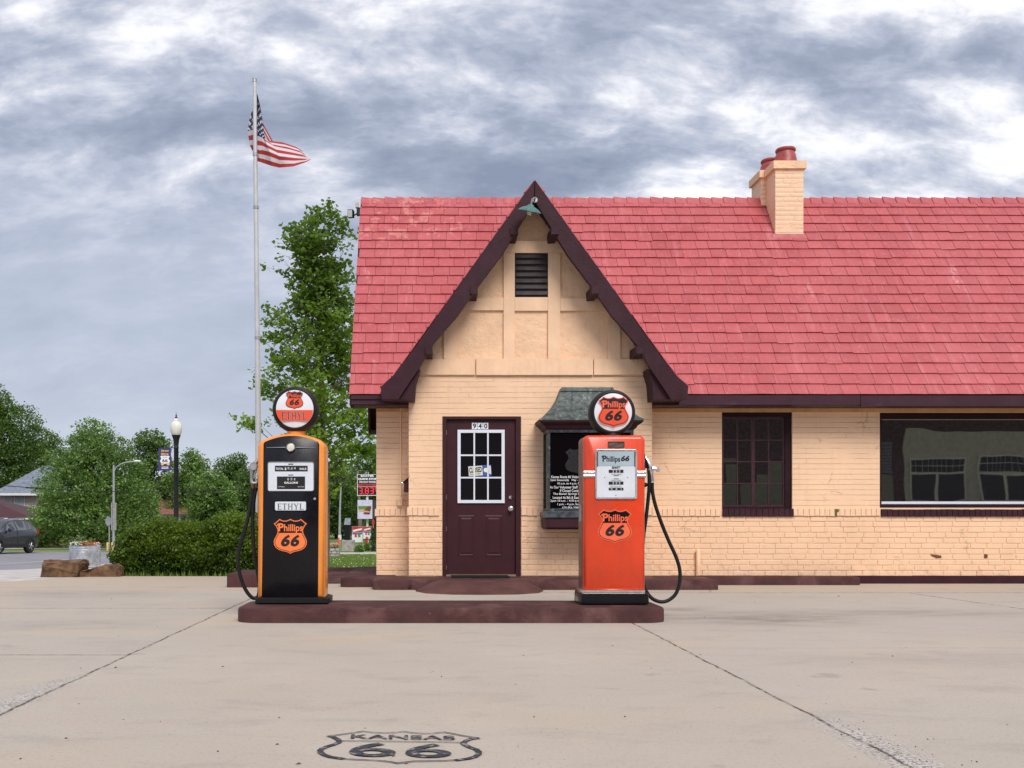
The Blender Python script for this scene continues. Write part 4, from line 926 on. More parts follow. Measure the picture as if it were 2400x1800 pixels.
t = MB(); c = P(822, 502, y_-.06); t.hexa([(c[0]-.045,c[1]-.03,c[2]-.065),(c[0]+.035,c[1]-.05,c[2]-.065),(c[0]+.055,c[1]+.02,c[2]-.055),(c[0]-.02,c[1]+.03,c[2]-.055)], [(c[0]-.045,c[1]-.03,c[2]+.065),(c[0]+.035,c[1]-.05,c[2]+.06),(c[0]+.055,c[1]+.02,c[2]+.055),(c[0]-.02,c[1]+.03,c[2]+.055)]); make('lamp_housing', t, M['black_iron'], fd, smooth=False)
t = MB(); t.add([(c[0]-.040,c[1]-.034,c[2]-.055),(c[0]+.025,c[1]-.051,c[2]-.055),(c[0]+.025,c[1]-.051,c[2]+.05),(c[0]-.040,c[1]-.034,c[2]+.055)], [(0,1,2,3)]); make('lens', t, mat('flood_lens', (.45,.47,.45), .2), fd)
t = MB(); t.box(X(833,y_), X(841,y_), y_-.03, y_+.03, Z(487,y_), Z(476,y_)); make('sensor', t, M['concrete_grey'], fd)
mbx = thing('wall_mailbox', (X(950,DG), 13.05, Z(1150,13.05)), 'maroon letter box with sloping lid on the side of the gable bay', 'letter box')
t = MB(); q = [(X(947,13),Z(1153,13)), (GX0-.003,Z(1153,13)), (GX0-.003,Z(1124,13)), (X(947,13),Z(1131,13))]; t.prism(q, 12.96, 13.22); make('box_body', t, M['maroon_door'], mbx, smooth=False)
t = MB(); q = [(X(944.5,13),Z(1132.5,13)), (GX0-.003,Z(1121,13)), (GX0-.003,Z(1118.5,13)), (X(944.5,13),Z(1130,13))]; t.prism(q, 12.94, 13.24); make('box_lid', t, M['maroon_door'], mbx, smooth=False)
t = MB(); t.tube([(X(945,12.95),12.98,Z(1132,13)), (X(940,12.95),12.98,Z(1131.5,13))], .006, 6); make('lid_knob', t, M['chrome'], mbx)

# --- concrete steps, ramp, kerbs, mat
def slab(name, x0, x1, y0, y1, h, label, cat='step', bev=.025, corners=None, r=.08, z0=-.03):
    pts = rrect(x0, x1, y0, y1, r, 6) if corners is None else corners
    mb = MB(); rs = []
    for k, zz in ((0, z0), (0, h-bev), (bev*.3, h-bev*.35), (bev, h)):
        q = inset(pts, k) if k else pts; rs.append([(a, c, zz + (math.sin(a*5+c*3)*.002 if zz > 0 else 0)) for a, c in q])
    mb.rings(rs); o = make(name, mb, M['concrete_brown'], at=((x0+x1)/2, (y0+y1)/2, 0)); return tag(o, label, cat)
slab('pump_island', X(556,8.48), X(1558,8.48), 8.33, 9.12, .128, 'low maroon painted concrete island under both fuel pumps', 'pump island', r=.20)
slab('front_step', X(872,12.12), 3.62, 12.12, DG+.05, .125, 'long maroon concrete step under the front door of the station', 'step')
slab('side_step', X(797,12.62), X(872,12.62)+.3, 12.60, 15.6, .118, 'maroon concrete walkway around the end wall of the station', 'walkway', r=.10)
slab('wall_kerb', 3.63, X(2015,13), 12.98, DM-.031, .112, 'long maroon kerb along the wall below the small window', 'kerb', r=.02)
slab('kerb_block', X(532,12.6), -1.75, 12.55, 13.5, .178, 'maroon kerb block in front of the green hedge', 'kerb', r=.05)
slab('back_kerb', -1.745, -1.06, 14.7, 15.05, .13, 'maroon kerb behind the side ramp at the edge of the grass', 'kerb', r=.02)
t = MB(); t.add([(-1.72,13.25,.004),(-1.07,13.25,.004),(-1.02,14.69,.115),(-1.72,14.69,.09)], [(0,1,2,3)]); t.add([(-1.72,13.25,.004),(-1.07,13.25,.004),(-1.02,14.69,.115),(-1.72,14.69,.09),(-1.02,14.69,-.02),(-1.72,14.69,-.02),(-1.07,13.25,-.02),(-1.72,13.25,-.02)], [(3,2,4,5),(1,6,4,2),(0,3,5,7)])
tag(make('side_ramp', t, M['concrete_brown'], smooth=False), 'sloping maroon concrete ramp between kerb and side walkway', 'ramp')
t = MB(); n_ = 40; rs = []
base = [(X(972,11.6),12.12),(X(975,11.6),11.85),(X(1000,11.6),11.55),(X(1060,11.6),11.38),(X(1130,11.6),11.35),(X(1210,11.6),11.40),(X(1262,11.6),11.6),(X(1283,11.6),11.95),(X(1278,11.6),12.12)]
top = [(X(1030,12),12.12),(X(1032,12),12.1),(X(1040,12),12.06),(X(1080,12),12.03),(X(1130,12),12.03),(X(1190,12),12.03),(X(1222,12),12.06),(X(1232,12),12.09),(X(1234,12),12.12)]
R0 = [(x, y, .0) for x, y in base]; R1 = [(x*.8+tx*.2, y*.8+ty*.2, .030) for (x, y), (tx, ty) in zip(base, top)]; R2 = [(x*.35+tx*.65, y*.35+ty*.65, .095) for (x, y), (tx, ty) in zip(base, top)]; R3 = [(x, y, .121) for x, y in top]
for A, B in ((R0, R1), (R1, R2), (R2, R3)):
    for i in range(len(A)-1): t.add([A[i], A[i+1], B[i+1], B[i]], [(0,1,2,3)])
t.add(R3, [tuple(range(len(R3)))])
tag(make('door_ramp', t, mat('lit_worn_brown_paint', (.105, .046, .043), .8, spec=.2, var=.18, vs=3, bump=.004, bs=50, fleck=((.24,.12,.10), 24, .69)), angle=60), 'rounded maroon concrete ramp sloping up to the front step', 'ramp')  # lighter than the kerbs: light on the upward slope painted in; flecks are wear
t = MB(); t.box(X(1058,12.6), X(1193,12.6), 12.42, 12.84, .126, .142); tag(make('door_mat', t, M['black_rubber'], smooth=False), 'thin black rubber mat on the step at the door', 'door mat')
t = MB(); t.lathe([(.02,0),(.02,.02)], (X(961,12.11), 12.10, .045), 14, 'Y'); tag(make('drain_hole', t, M['black_gap']), 'small round black drain opening in the front step', 'drain')

# ---------------------------------------------------------------- fuel pumps
def loft(mb, pts, layers):
    rs = []
    for Y, k in layers:
        q = inset(pts, k) if abs(k) > 1e-6 else pts; rs.append([(x, Y, z) for x, z in q])
    return mb.rings(rs)
def qp(zx, zy, sc_, ou, ov, dd): return (X(ou+zx/sc_, dd), Z(ov+zy/sc_, dd))
# left pump
d1 = 8.72; A = lambda x, y: qp(x, y, 2.963, 520, 880, d1)
pump = thing('fuel_pump', (A(490,0)[0], d1+.18, .128), 'black and yellow fuel pump with ETHYL globe on the island', 'fuel pump', 'vintage fuel pumps')
def arc(x0, z0, x1, z1, h, n=10): return [(x0+(x1-x0)*i/n, z0+(z1-z0)*i/n + h*(1-(2*i/n-1)**2)) for i in range(n+1)]
xl, zb_ = A(247,1545); xr = A(712,0)[0]; zs = A(0,520)[1]; ztp = A(0,403)[1]
def body_outline(xl, xr, zb, zs, zt, rr=.075):
    pts = [(xl, zb), (xr, zb)]
    cx, cz = xr-rr, zs+.0
    pts += [(cx+rr*math.cos(R(a)), cz+rr*math.sin(R(a))) for a in range(0, 66, 9)]
    a_, c_ = pts[-1], None
    left = [(xl+xr-x, z) for x, z in pts[2:]][::-1]
    pts += arc(a_[0], a_[1], left[0][0], left[0][1], zt-a_[1], 14)[1:-1] + left
    return pts
zsh = A(0, 498)[1]
bo = body_outline(xl, xr, zb_, zsh, ztp)
t = MB(); loft(t, bo, [(d1, .035), (d1+.012, .012), (d1+.035, 0), (d1+.32, 0), (d1+.345, .012), (d1+.355, .035)]); make('housing', t, M['yellow'], pump, angle=50)
fp = [A(277,1541), A(668,1541), A(672,1000), A(677,475)] + [(x, z) for x, z in arc(*A(672,462), *A(298,462), .055, 12)] + [A(290,475), A(286,1000)]
t = MB(); loft(t, fp, [(d1-.012, .008), (d1-.006, 0), (d1+.004, 0)]); face = make('front_panel', t, M['black_gloss'], pump, angle=50)
t = MB(); loft(t, [A(235,1582), A(741,1582), A(743,1548), A(720,1540), A(255,1540), A(236,1548)], [(d1-.045, .006), (d1-.035, 0), (d1+.37, 0), (d1+.38, .006)]); make('base_plinth', t, M['black_rubber'], pump, angle=50)
cxg, czg = A(501,227)
t = MB(); yc = d1+.13
t.lathe([(.150,-.075),(.178,-.082),(.196,-.070),(.207,-.035),(.210,0),(.207,.035),(.196,.070),(.178,.082),(.150,.075)], (cxg, yc, czg), 48, 'Y'); gb = make('globe', t, M['black_rubber'], pump)
t = MB(); t.lathe([(.168,-.0795),(.167,-.084),(.120,-.093),(.06,-.098),(.002,-.0995)], (cxg, yc, czg), 48, 'Y', cap=False); make('globe_face', t, M['globe_white'], gb)
# red band
def chord(r, z0, z1, n=12):
    a0, a1 = math.asin(z0/r), math.asin(z1/r)
    rt = [(r*math.cos(a0+(a1-a0)*i/n), r*math.sin(a0+(a1-a0)*i/n)) for i in range(n+1)]
    return rt+[(-x, z) for x, z in rt[::-1]]
t = MB(); q = chord(.166, A(0,313)[1]-czg, A(0,238)[1]-czg); t.add([(cxg+x, yc-.102, czg+z) for x, z in q], [tuple(range(len(q)))]); make('globe_band', t, M['decal_red'], gb, smooth=False)
t = MB(); e0, e1 = A(413,300), A(588,254); add_serif(t, 'ETHYL', e0[0], e1[0], e0[1], e1[1], yc-.1045, .12); make('globe_lettering', t, M['black_paint'], gb, smooth=False)
t = MB(); add_serif(t, 'ETHYL', e0[0], e1[0], e0[1], e1[1], yc-.1030, .12, .0016); make('letter_outline', t, mat('outline_grey', (.62,.55,.55), .4), gb, smooth=False)
cs0 = A(501,168); add_shield(gb, cs0[0], cs0[1], 61/2.963*d1/F, 62/2.963*d1/F, yc-.100, M['black_paint'], M['decal_red'], M['decal_red'], M['black_paint'], M['decal_red'], M['black_paint'], part='globe_shield')
t = MB(); x_, z_ = A(500,403); t.lathe([(.083,-.004),(.083,.03),(.078,.034)], (x_, d1+.15, A(0,402)[1]), 28); make('globe_collar', t, M['yellow'], pump)
# emblem
ce = A(481,499); t = MB(); t.lathe([(.040,.0),(.042,-.014),(.036,-.024),(.032,-.020)], (ce[0], d1-.012, ce[1]), 32, 'Y', cap=False); em = make('round_emblem', t, M['chrome'], pump)
t = MB(); t.lathe([(.033,-.018),(.024,-.022),(.002,-.024)], (ce[0], d1-.012, ce[1]), 28, 'Y', cap=False); make('emblem_lens', t, M['cream'], em)
t = MB()
for s0, s1 in ((312, 443), (652, 520)):
    p0, p1 = A(s0, 501), A(s1, 500); t.hexa([(p0[0],d1-.0125,p0[1]-.001),(p1[0],d1-.0125,p1[1]-.008),(p1[0],d1-.0125,p1[1]+.008),(p0[0],d1-.0125,p0[1]+.001)], [(p0[0],d1-.015,p0[1]-.001),(p1[0],d1-.026,p1[1]-.003),(p1[0],d1-.026,p1[1]+.003),(p0[0],d1-.015,p0[1]+.001)])
make_split('emblem_wing', t, M['chrome'], em, cuts=(ce[0],))
def frame(mb, pts, k, y0, y1):   # raised bezel ring: outline pts, width k
    q = inset(pts, k); n = len(pts); q2 = inset(pts, k*.5)
    mb.rings([[(x, y0, z) for x, z in pts], [(x, y1, z) for x, z in q2], [(x, y0-.001, z) for x, z in q]], cap=False)
x0, z1 = A(318,598); x1, z0 = A(643,806); rr_ = rrect(x0, x1, z0, z1, .022)
t = MB(); frame(t, rr_, .008, d1-.0125, d1-.020); dsp = make('display_frame', t, M['alu'], pump)
t = MB(); q = inset(rr_, .007); t.add([(x, d1-.0135, z) for x, z in q], [tuple(range(len(q)))]); make('display_face', t, M['dial'], dsp, smooth=False)
t = MB()
for a in ((370,627,597,667), (384,702,579,790), (463,613,498,620), (463,689,498,695)):
    p0, p1 = A(a[0], a[3]), A(a[2], a[1]); t.add([(p0[0],d1-.0145,p0[1]),(p1[0],d1-.0145,p0[1]),(p1[0],d1-.0145,p1[1]),(p0[0],d1-.0145,p1[1])], [(0,1,2,3)])
make('counter_window', t, M['black_paint'], dsp, smooth=False)
t = MB()
def tA(s, x0, y0, x1, y1, bold=.02, f=A, yy=d1-.0155): p0, p1 = f(x0, y1), f(x1, y0); add_text(t, s, p0[0], p1[0], p0[1], p1[1], yy, bold)
tA('TOTAL', 376,641,430,656); tA('$', 438,639,450,659); tA('0', 459,637,470,652,0); tA('.', 474,652,477,656); tA('0', 482,639,493,654,0); tA('0', 503,637,514,652,0); tA('SALE', 541,642,588,656)
tA('0', 457,712,467,729,0); tA('0', 480,712,490,729,0); tA('8', 503,713,511,729,0); tA('GALLONS', 434,738,530,752,.03); tA('TENTHS PER GALLON', 392,770,438,776,0); tA('TAX INCLUDED', 526,770,572,776,0)
make_split('counter_text', t, M['white_letters'], dsp, cuts=(A(0,764)[1], A(0,733)[1], A(0,690)[1]), axis=2, smooth=False)
x0, z1 = A(360,868); x1, z0 = A(590,945); r2 = rrect(x0, x1, z0, z1, .014); t = MB(); frame(t, r2, .006, d1-.0125, d1-.017); np_ = make('name_plate', t, M['black_gloss'], pump)
t = MB(); x0, z1 = A(371,876); x1, z0 = A(587,937); q = rrect(x0, x1, z0, z1, .012); t.add([(x, d1-.0138, z) for x, z in q], [tuple(range(len(q)))]); make('plate_face', t, M['dial'], np_, smooth=False)
t = MB(); p0, p1 = A(388,931), A(571,890); add_serif(t, 'ETHYL', p0[0], p1[0], p0[1], p1[1], d1-.0150, .12); make('plate_lettering', t, mat('ink', (.03,.03,.07), .5), np_, smooth=False)
c0 = A(477,1117); add_shield(pump, c0[0], c0[1], 115/2.963*d1/F, 121/2.963*d1/F, d1-.0125, M['decal_orange'], M['black_paint'], M['decal_orange'], M['black_gloss'], M['decal_orange'], M['black_paint'])
t = MB(); x_, z_ = A(647,857); t.lathe([(.011,0),(.011,-.008),(.006,-.012)], (x_, d1-.012, z_), 16, 'Y'); make('lock', t, M['chrome'], pump)
# side plate, brackets, nozzle, hoses (left side)
xs_ = A(247,0)[0]
t = MB(); t.box(xs_-.012, xs_-.0005, d1+.08, d1+.24, A(0,1010)[1], A(0,680)[1]); sp = make('side_plate', t, M['black_gloss'], pump, smooth=False)
t = MB()
for yy_, s in ((640, 1), (1045, -1)):
    zt_ = A(0,yy_)[1]; zb2 = A(0,yy_+s*50)[1]; t.hexa([(xs_-.03,d1+.07,zb2),(xs_-.0005,d1+.07,zb2),(xs_-.0005,d1+.25,zb2),(xs_-.03,d1+.25,zb2)], [(xs_-.010,d1+.12,zt_),(xs_-.0005,d1+.12,zt_),(xs_-.0005,d1+.2,zt_),(xs_-.010,d1+.2,zt_)])
make_split('plate_bracket', t, M['alu'], pump, cuts=(A(0,840)[1],), axis=2, smooth=False)
nz = lambda zx, zy, y: (A(zx,zy)[0], y, A(zx,zy)[1])
yn = d1+.16
t = MB(); t.tube([nz(198,745,yn), nz(186,735,yn), nz(184,690,yn), nz(188,650,yn), nz(205,610,yn), nz(225,585,yn), nz(243,572,yn)], [.016,.016,.014,.022,.026,.018,.012], 12)
t.lathe([(.034,-.03),(.034,.03)], nz(200,625,yn), 20, 'Y'); t.tube([nz(176,655,yn), nz(178,645,yn+.01), nz(215,650,yn), nz(232,655,yn)], .012, 8)
t.tube([nz(232,660,yn), nz(210,672,yn), nz(204,695,yn), nz(215,718,yn), nz(235,725,yn)], .008, 8); t.tube([nz(184,742,yn), nz(225,742,yn)], .014, 10); noz = make('nozzle', t, M['alu'], pump)
t = MB()
t.tube([nz(194,748,yn), nz(194,782,yn)], .018, 12); t.tube([nz(218,745,yn), nz(218,775,yn)], .014, 12); make('hose_ferrule', t, M['brass'], noz)
def spline(pts, n=8):
    out = []; P_ = [Vector(p) for p in pts]; P_ = [P_[0]*2-P_[1]] + P_ + [P_[-1]*2-P_[-2]]
    for i in range(1, len(P_)-2):
        a, b_, c_, e_ = P_[i-1:i+3]
        for k in range(n):
            s = k/n; out.append(.5*((2*b_)+(c_-a)*s+(2*a-5*b_+4*c_-e_)*s*s+(-a+3*b_-3*c_+e_)*s**3))
    out.append(P_[-2]); return out
t = MB(); hs = [(192,775,yn),(185,850,yn),(168,950,yn),(140,1060,yn),(112,1150,yn),(92,1230,yn),(88,1310,yn),(105,1410,yn+.01),(140,1500,yn+.02),(185,1555,yn+.03),(222,1550,yn+.04),(234,1490,yn+.04),(230,1420,yn+.03),(215,1320,yn+.02),(203,1220,yn),(193,1100,yn),(191,980,yn),(200,870,yn),(216,775,yn)]
t.tube(spline([nz(*h) for h in hs]), .0175, 12); make('hose', t, M['black_rubber'], pump)

# right pump
d2 = 8.66; B_ = lambda x, y: qp(x, y, 2.963, 1200, 880, d2)
pump2 = thing('fuel_pump', (B_(715,0)[0], d2+.18, .128), 'orange fuel pump with white dial and black hose on the island', 'fuel pump', 'vintage fuel pumps')
xl, zb_ = B_(497,1497); xr, ztp = B_(926,414)
bo = rrect(xl, xr, zb_, ztp, .05, 6); bo = [(x, z) if z > zb_+.06 else (xl if x < (xl+xr)/2 else xr, zb_) for x, z in bo]
bo2 = []
for p_ in bo:
    if not bo2 or math.dist(p_, bo2[-1]) > 1e-5: bo2.append(p_)
bo2 = bo2 if math.dist(bo2[0], bo2[-1]) > 1e-5 else bo2[:-1]
t = MB(); loft(t, bo2, [(d2, .03), (d2+.012, .010), (d2+.03, 0), (d2+.05, 0)]); hz_ = make('housing', t, M['orange'], pump2, angle=50)
t = MB(); loft(t, inset(bo2, .002), [(d2+.0505, 0), (d2+.30, 0), (d2+.32, .012)]); make('rear_shell', t, mat('dark_shell', (.10,.02,.015), .35, coat=.3), pump2, angle=50)
t = MB(); q = [B_(478,1510), B_(943,1510), B_(946,1586), B_(474,1586)]; loft(t, q, [(d2-.04,.006),(d2-.03,0),(d2+.35,0),(d2+.36,.006)]); make('base_plinth', t, M['black_gloss'], pump2, angle=50)
t = MB(); q = [B_(488,1490), B_(923,1490), B_(923,1509), B_(488,1509)]; loft(t, q[::-1], [(d2-.012,.002),(d2-.008,0),(d2+.33,0)]); make('chrome_skirt', t, M['chrome'], pump2, angle=50)
t = MB()
for y0, y1 in ((665,684), (688,707)):
    for xa, xb in ((498,577), (866,927)):
        p0, p1 = B_(xa, y1), B_(xb, y0); loft(t, rrect(p0[0]-(.004 if xa < 600 else 0), p1[0]+(.004 if xa > 600 else 0), p0[1], p1[1], .006, 3), [(d2-.012,.006),(d2-.009,0),(d2+.06,0)])
make_split('chrome_band', t, M['chrome'], pump2, cuts=((xl+xr)/2,), angle=50)
x0, z1 = B_(575,511); x1, z0 = B_(869,861); rr_ = rrect(x0, x1, z0, z1, .022); t = MB(); q = inset(rr_, .017); q2 = inset(rr_, .008)
t.rings([[(x, d2+.002, z) for x, z in rr_], [(x, d2-.013, z) for x, z in inset(rr_, .003)], [(x, d2-.016, z) for x, z in q2], [(x, d2-.008, z) for x, z in q]], cap=False); dl = make('dial_frame', t, M['chrome'], pump2)
t = MB(); q = inset(rr_, .016); t.add([(x, d2-.0045, z) for x, z in q], [tuple(range(len(q)))]); make('dial_face', t, M['dial'], dl, smooth=False)
t = MB(); p0, p1 = B_(597,628), B_(846,528); t.box(p0[0], p1[0], d2-.007, d2-.0048, p0[1], p1[1]); make('dial_header', t, M['dial_blue'], dl, smooth=False)
t = MB()
for xa in (590, 848):
    p0, p1 = B_(xa, 632), B_(xa+7, 530); t.box(p0[0], p1[0], d2-.0085, d2-.0048, p0[1], p1[1])
make_split('dial_hinge', t, M['brass'], dl, cuts=((xl+xr)/2,), smooth=False)
t = MB(); p0, p1 = B_(621,606), B_(750,556); add_script(t, p0[0], p1[0], p0[1]+.0, p1[1], d2-.0082); p0, p1 = B_(755,596), B_(815,557); add_text(t, '66', p0[0], p1[0], p0[1], p1[1], d2-.0082, .04, .2)
for (x0_, y0_, x1_, y1_) in ((671,655,773,677), (671,737,773,759), (671,780,773,798), (706,694,740,698), (706,716,740,720), (640,704,646,710), (799,706,805,711), (717,830,724,835)):
    p0, p1 = B_(x0_, y1_), B_(x1_, y0_); t.add([(p0[0],d2-.0055,p0[1]),(p1[0],d2-.0055,p0[1]),(p1[0],d2-.0055,p1[1]),(p0[0],d2-.0055,p1[1])], [(0,1,2,3)])
def tB(s, x0, y0, x1, y1, bold=.02, yy=d2-.0062): p0, p1 = B_(x0, y1), B_(x1, y0); add_text(t, s, p0[0], p1[0], p0[1], p1[1], yy, bold)
tB('BENNETT', 693,632,752,648,.03); tB('THIS SALE', 686,683,760,692,-.005); tB('GALLONS', 686,724,758,733,-.005); tB('PER GALLON', 684,768,760,776,-.005)
make('dial_print', t, M['black_paint'], dl, smooth=False)
t = MB(); tB('2 2 2', 696,659,752,674,0); tB('2 2 2', 696,740,752,755,0); tB('9  4  1', 684,783,758,795,0); make_split('counter_digits', t, M['white_letters'], dl, cuts=(B_(0,768)[1], B_(0,700)[1]), axis=2, smooth=False)
x0, z1 = B_(664,458); x1, z0 = B_(782,503); t = MB(); rr2 = rrect(x0, x1, z0, z1, .006); frame(t, rr2, .012, d2+.001, d2-.009); npl = make('name_plate', t, M['brass'], pump2)
t = MB(); q = inset(rr2, .010); t.add([(x, d2-.003, z) for x, z in q], [tuple(range(len(q)))]); make('plate_face', t, mat('pewter', (.12,.11,.11), .5, .3, var=.4, vs=120), npl, smooth=False)
c0 = B_(714,1047); add_shield(pump2, c0[0], c0[1], 118/2.963*d2/F, 118/2.963*d2/F, d2-.0005, M['decal_coral'], M['black_paint'], M['decal_coral'], M['black_gloss'], M['decal_coral'], M['black_paint'])
cxg, czg = B_(711,250); yc = d2+.14
t = MB(); t.lathe([(.150,-.075),(.178,-.082),(.198,-.070),(.206,-.035),(.208,0),(.206,.035),(.198,.070),(.178,.082),(.150,.075)], (cxg, yc, czg), 48, 'Y'); t.tube([(cxg, yc, czg+.205), (cxg, yc, czg+.218)], .006, 8); gb2 = make('globe', t, M['black_rubber'], pump2)
t = MB(); t.lathe([(.168,-.0795),(.167,-.084),(.120,-.093),(.06,-.098),(.002,-.0995)], (cxg, yc, czg), 48, 'Y', cap=False); make('globe_face', t, M['globe_white'], gb2)
add_shield(gb2, cxg, czg, 107/2.963*d2/F, 107/2.963*d2/F, yc-.100, M['decal_red'], M['black_paint'], M['decal_red'], M['black_paint'], M['decal_coral'], M['black_paint'], part='globe_shield')
t = MB(); t.lathe([(.085,-.02),(.082,.01),(.075,.03)], (cxg, yc, ztp+.004), 28); make('globe_collar', t, M['black_rubber'], pump2)
xr = B_(930,0)[0]; ny = d2+.14; nz = lambda zx, zy, y: (B_(zx,zy)[0], y, B_(zx,zy)[1])
t = MB(); t.hexa([(xr,ny-.05,B_(0,640)[1]),(xr+.035,ny-.03,B_(0,640)[1]),(xr+.035,ny+.03,B_(0,640)[1]),(xr,ny+.05,B_(0,640)[1])], [(xr,ny-.05,B_(0,522)[1]),(xr+.012,ny-.03,B_(0,522)[1]),(xr+.012,ny+.03,B_(0,522)[1]),(xr,ny+.05,B_(0,522)[1])])
t.lathe([(.024,0),(.022,.02),(.012,.04)], (xr, ny-.02, B_(0,757)[1]), 14, 'X'); make_split('nozzle_holster', t, M['black_gloss'], pump2, cuts=(B_(0,680)[1],), axis=2, smooth=False)
t = MB(); t.tube([nz(950,560,ny), nz(965,590,ny-.01), nz(980,625,ny-.02), nz(985,650,ny-.02), nz(992,690,ny-.02), nz(997,735,ny-.02)], [.014,.020,.026,.024,.016,.018], 12)
t.tube([nz(975,638,ny-.02), nz(1000,640,ny-.02), nz(1020,642,ny-.02), nz(1036,650,ny-.02), nz(1038,666,ny-.02)], [.018,.02,.02,.018,.012], 10)
t.tube([nz(942,640,ny-.02), nz(946,668,ny-.03), nz(940,700,ny-.03), nz(938,740,ny-.02), nz(968,745,ny-.02)], .005, 8); noz = make('nozzle', t, M['chrome'], pump2)
t = MB(); hs = [(968,600,ny-.01),(974,700,ny-.02),(972,800,ny-.02),(955,980,ny-.01),(937,1130,ny),(929,1260,ny),(928,1380,ny),(945,1480,ny),(990,1550,ny),(1050,1580,ny),(1110,1572,ny),(1165,1525,ny),(1193,1440,ny),(1192,1350,ny),(1165,1260,ny),(1115,1150,ny),(1060,1020,ny-.01),(1018,900,ny-.02),(998,810,ny-.02),(995,740,ny-.02)]
t.tube(spline([nz(*h) for h in hs]), .0165, 12); make('hose', t, M['black_rubber'], pump2)
t = MB()
xs2 = xl; t.box(xs2-.006, xs2+.001, d2+.10, d2+.22, B_(0,1015)[1], B_(0,890)[1]); make('inspection_sticker', t, mat('sticker_grey', (.35,.33,.32), .6, var=.3, vs=60), pump2, smooth=False)

# ---------------------------------------------------------------- flagpole and flag
dp = 17.0
fp_ = thing('flagpole', (X(605,dp), dp, zg(dp)), 'tall white metal flagpole rising behind the black and yellow fuel pump', 'flagpole')
t = MB(); t.tube([(X(606,dp), dp, zg(dp)), P(605,1000,dp), P(603,790,dp), P(600,500,dp), P(598.5,360,dp), P(597,186,dp)], [.052,.050,.043,.040,.036,.034], 16); make('pole', t, mat('white_pole', (.55,.55,.57), .4, .2, var=.06, grime=.25), fp_)
t = MB(); c = P(596.8,188,dp); t.lathe([(.038,-.04),(.038,.025),(.03,.03)], c, 14); make('pole_cap', t, M['alu'], fp_)
t = MB()
for u, v, r in ((603.5,792,.050), (600,486,.048), (598.3,362,.044)): t.lathe([(r,-.025),(r,.025)], P(u,v,dp), 14)
t.tube([P(605,1098,dp), P(590,1096,dp)], .01, 6)
make_split('pole_joint', t, M['steel_post'], fp_, cuts=(Z(1000,dp), Z(640,dp), Z(420,dp)), axis=2)
cols = {0: [(601,217,0),(600,262,0),(600,302,0),(600,340,0),(601,374,0)], .09: [(604,224,.10),(584,276,.30),(579,308,.34),(584,340,.24),(603,378,.06)],
 .16: [(606,232,.12),(598,285,.10),(602,318,.05),(606,352,0),(610,380,0)], .26: [(610,250,.05),(610,300,-.05),(614,322,-.08),(616,352,-.08),(619,383,-.06)], .40: [(617,290,-.05),(620,318,-.10),(622,331,-.13),(632,356,-.16),(637,389,-.12)],
 .55: [(648,346,.30),(626,329,.10),(644,343,-.02),(655,366,-.1),(655,393,-.08)], .75: [(682,356,.35),(662,333,.25),(678,350,.10),(688,370,.03),(688,390,0)],
 .92: [(706,366,.4),(694,344,.3),(706,358,.2),(714,372,.15),(715,381,.1)], 1.0: [(720,371,.4),(707,352,.34),(716,366,.28),(724,372,.25),(730,373,.2)]}
ka = sorted(cols); kb = [0, .3, .54, .77, 1.0]
def flagpt(a, c, off=0):
    arr = np.array([[cols[k][i] for i in range(5)] for k in ka], float)
    def cr(xs, ys, x):
        return np.array([np.interp(x, xs, ys[:, j]) for j in range(3)])
    row = np.array([cr(ka, arr[:, i, :], a) for i in range(5)]); u, v, dd = cr(kb, row, c)
    dd = dp + dd + .03*math.sin(a*18+c*3) + off; return P(u + (0 if a else 0), v, dd)
NA, NB = 60, 39
V_ = [flagpt(i/NA, j/NB) for i in range(NA+1) for j in range(NB+1)]
t = MB(); t.v = list(V_)
for i in range(NA):
    for j in range(NB):
        can = (i+.5)/NA < .40 and (j+.5)/NB < 7/13; t.cur = 2 if can else (0 if int((j+.5)/NB*13) % 2 == 0 else 1); o_ = i*(NB+1)+j; t.face((o_, o_+1, o_+NB+2, o_+NB+1))
ms_ = [mat('flag_red', (.34,.022,.02), .8, var=.1), mat('flag_white', (.58,.52,.55), .8, var=.05), mat('flag_blue', (.012,.016,.07), .8, var=.1)]
flag = make('flag', t, ms_, at=P(601,217,dp)); tag(flag, 'American flag drooping and blowing out from the flagpole', 'flag')
t = MB()
for r in range(9):
    for c in range(6 if r % 2 == 0 else 5):
        ca_ = (.033 + c*.0667 if r % 2 == 0 else .067+c*.0667); cb_ = (r+1)*(7/13)/10
        for off in (-.012,):
            q = [flagpt(max(0, ca_ + (.019 if k % 2 == 0 else .008)*math.sin(k*math.pi/5)), cb_ - (.030 if k % 2 == 0 else .012)*math.cos(k*math.pi/5), off) for k in range(10)]
            t.add(q, [tuple(range(10))])
make('stars', t, M['white_paint'], flag, smooth=False)

# ---------------------------------------------------------------- foliage
def leafmesh(name, C, size, mat_, parent, at=None, flat=.35, aspect=.62, rnd=None, fold=.25):
    n = len(C); nrm = RNG.normal(size=(n,3)); nrm[:,2] = np.abs(nrm[:,2])+flat; nrm /= np.linalg.norm(nrm, axis=1)[:,None]
    t_ = RNG.normal(size=(n,3)); t_ -= nrm*(t_*nrm).sum(1)[:,None]; t_ /= np.linalg.norm(t_, axis=1)[:,None]; s_ = np.cross(nrm, t_)
    sz = size*RNG.uniform(.65, 1.3, n)[:,None]
    V = np.stack([C - t_*sz*.5, C + s_*sz*.5*aspect + nrm*sz*fold*.3, C + t_*sz*.5, C - s_*sz*.5*aspect + nrm*sz*fold*.3], 1).reshape(-1,3)
    Fq = np.arange(4*n).reshape(-1,4)
    return npmesh(name, V, Fq, RNG.random(n) if rnd is None else rnd, mat_, parent, at)
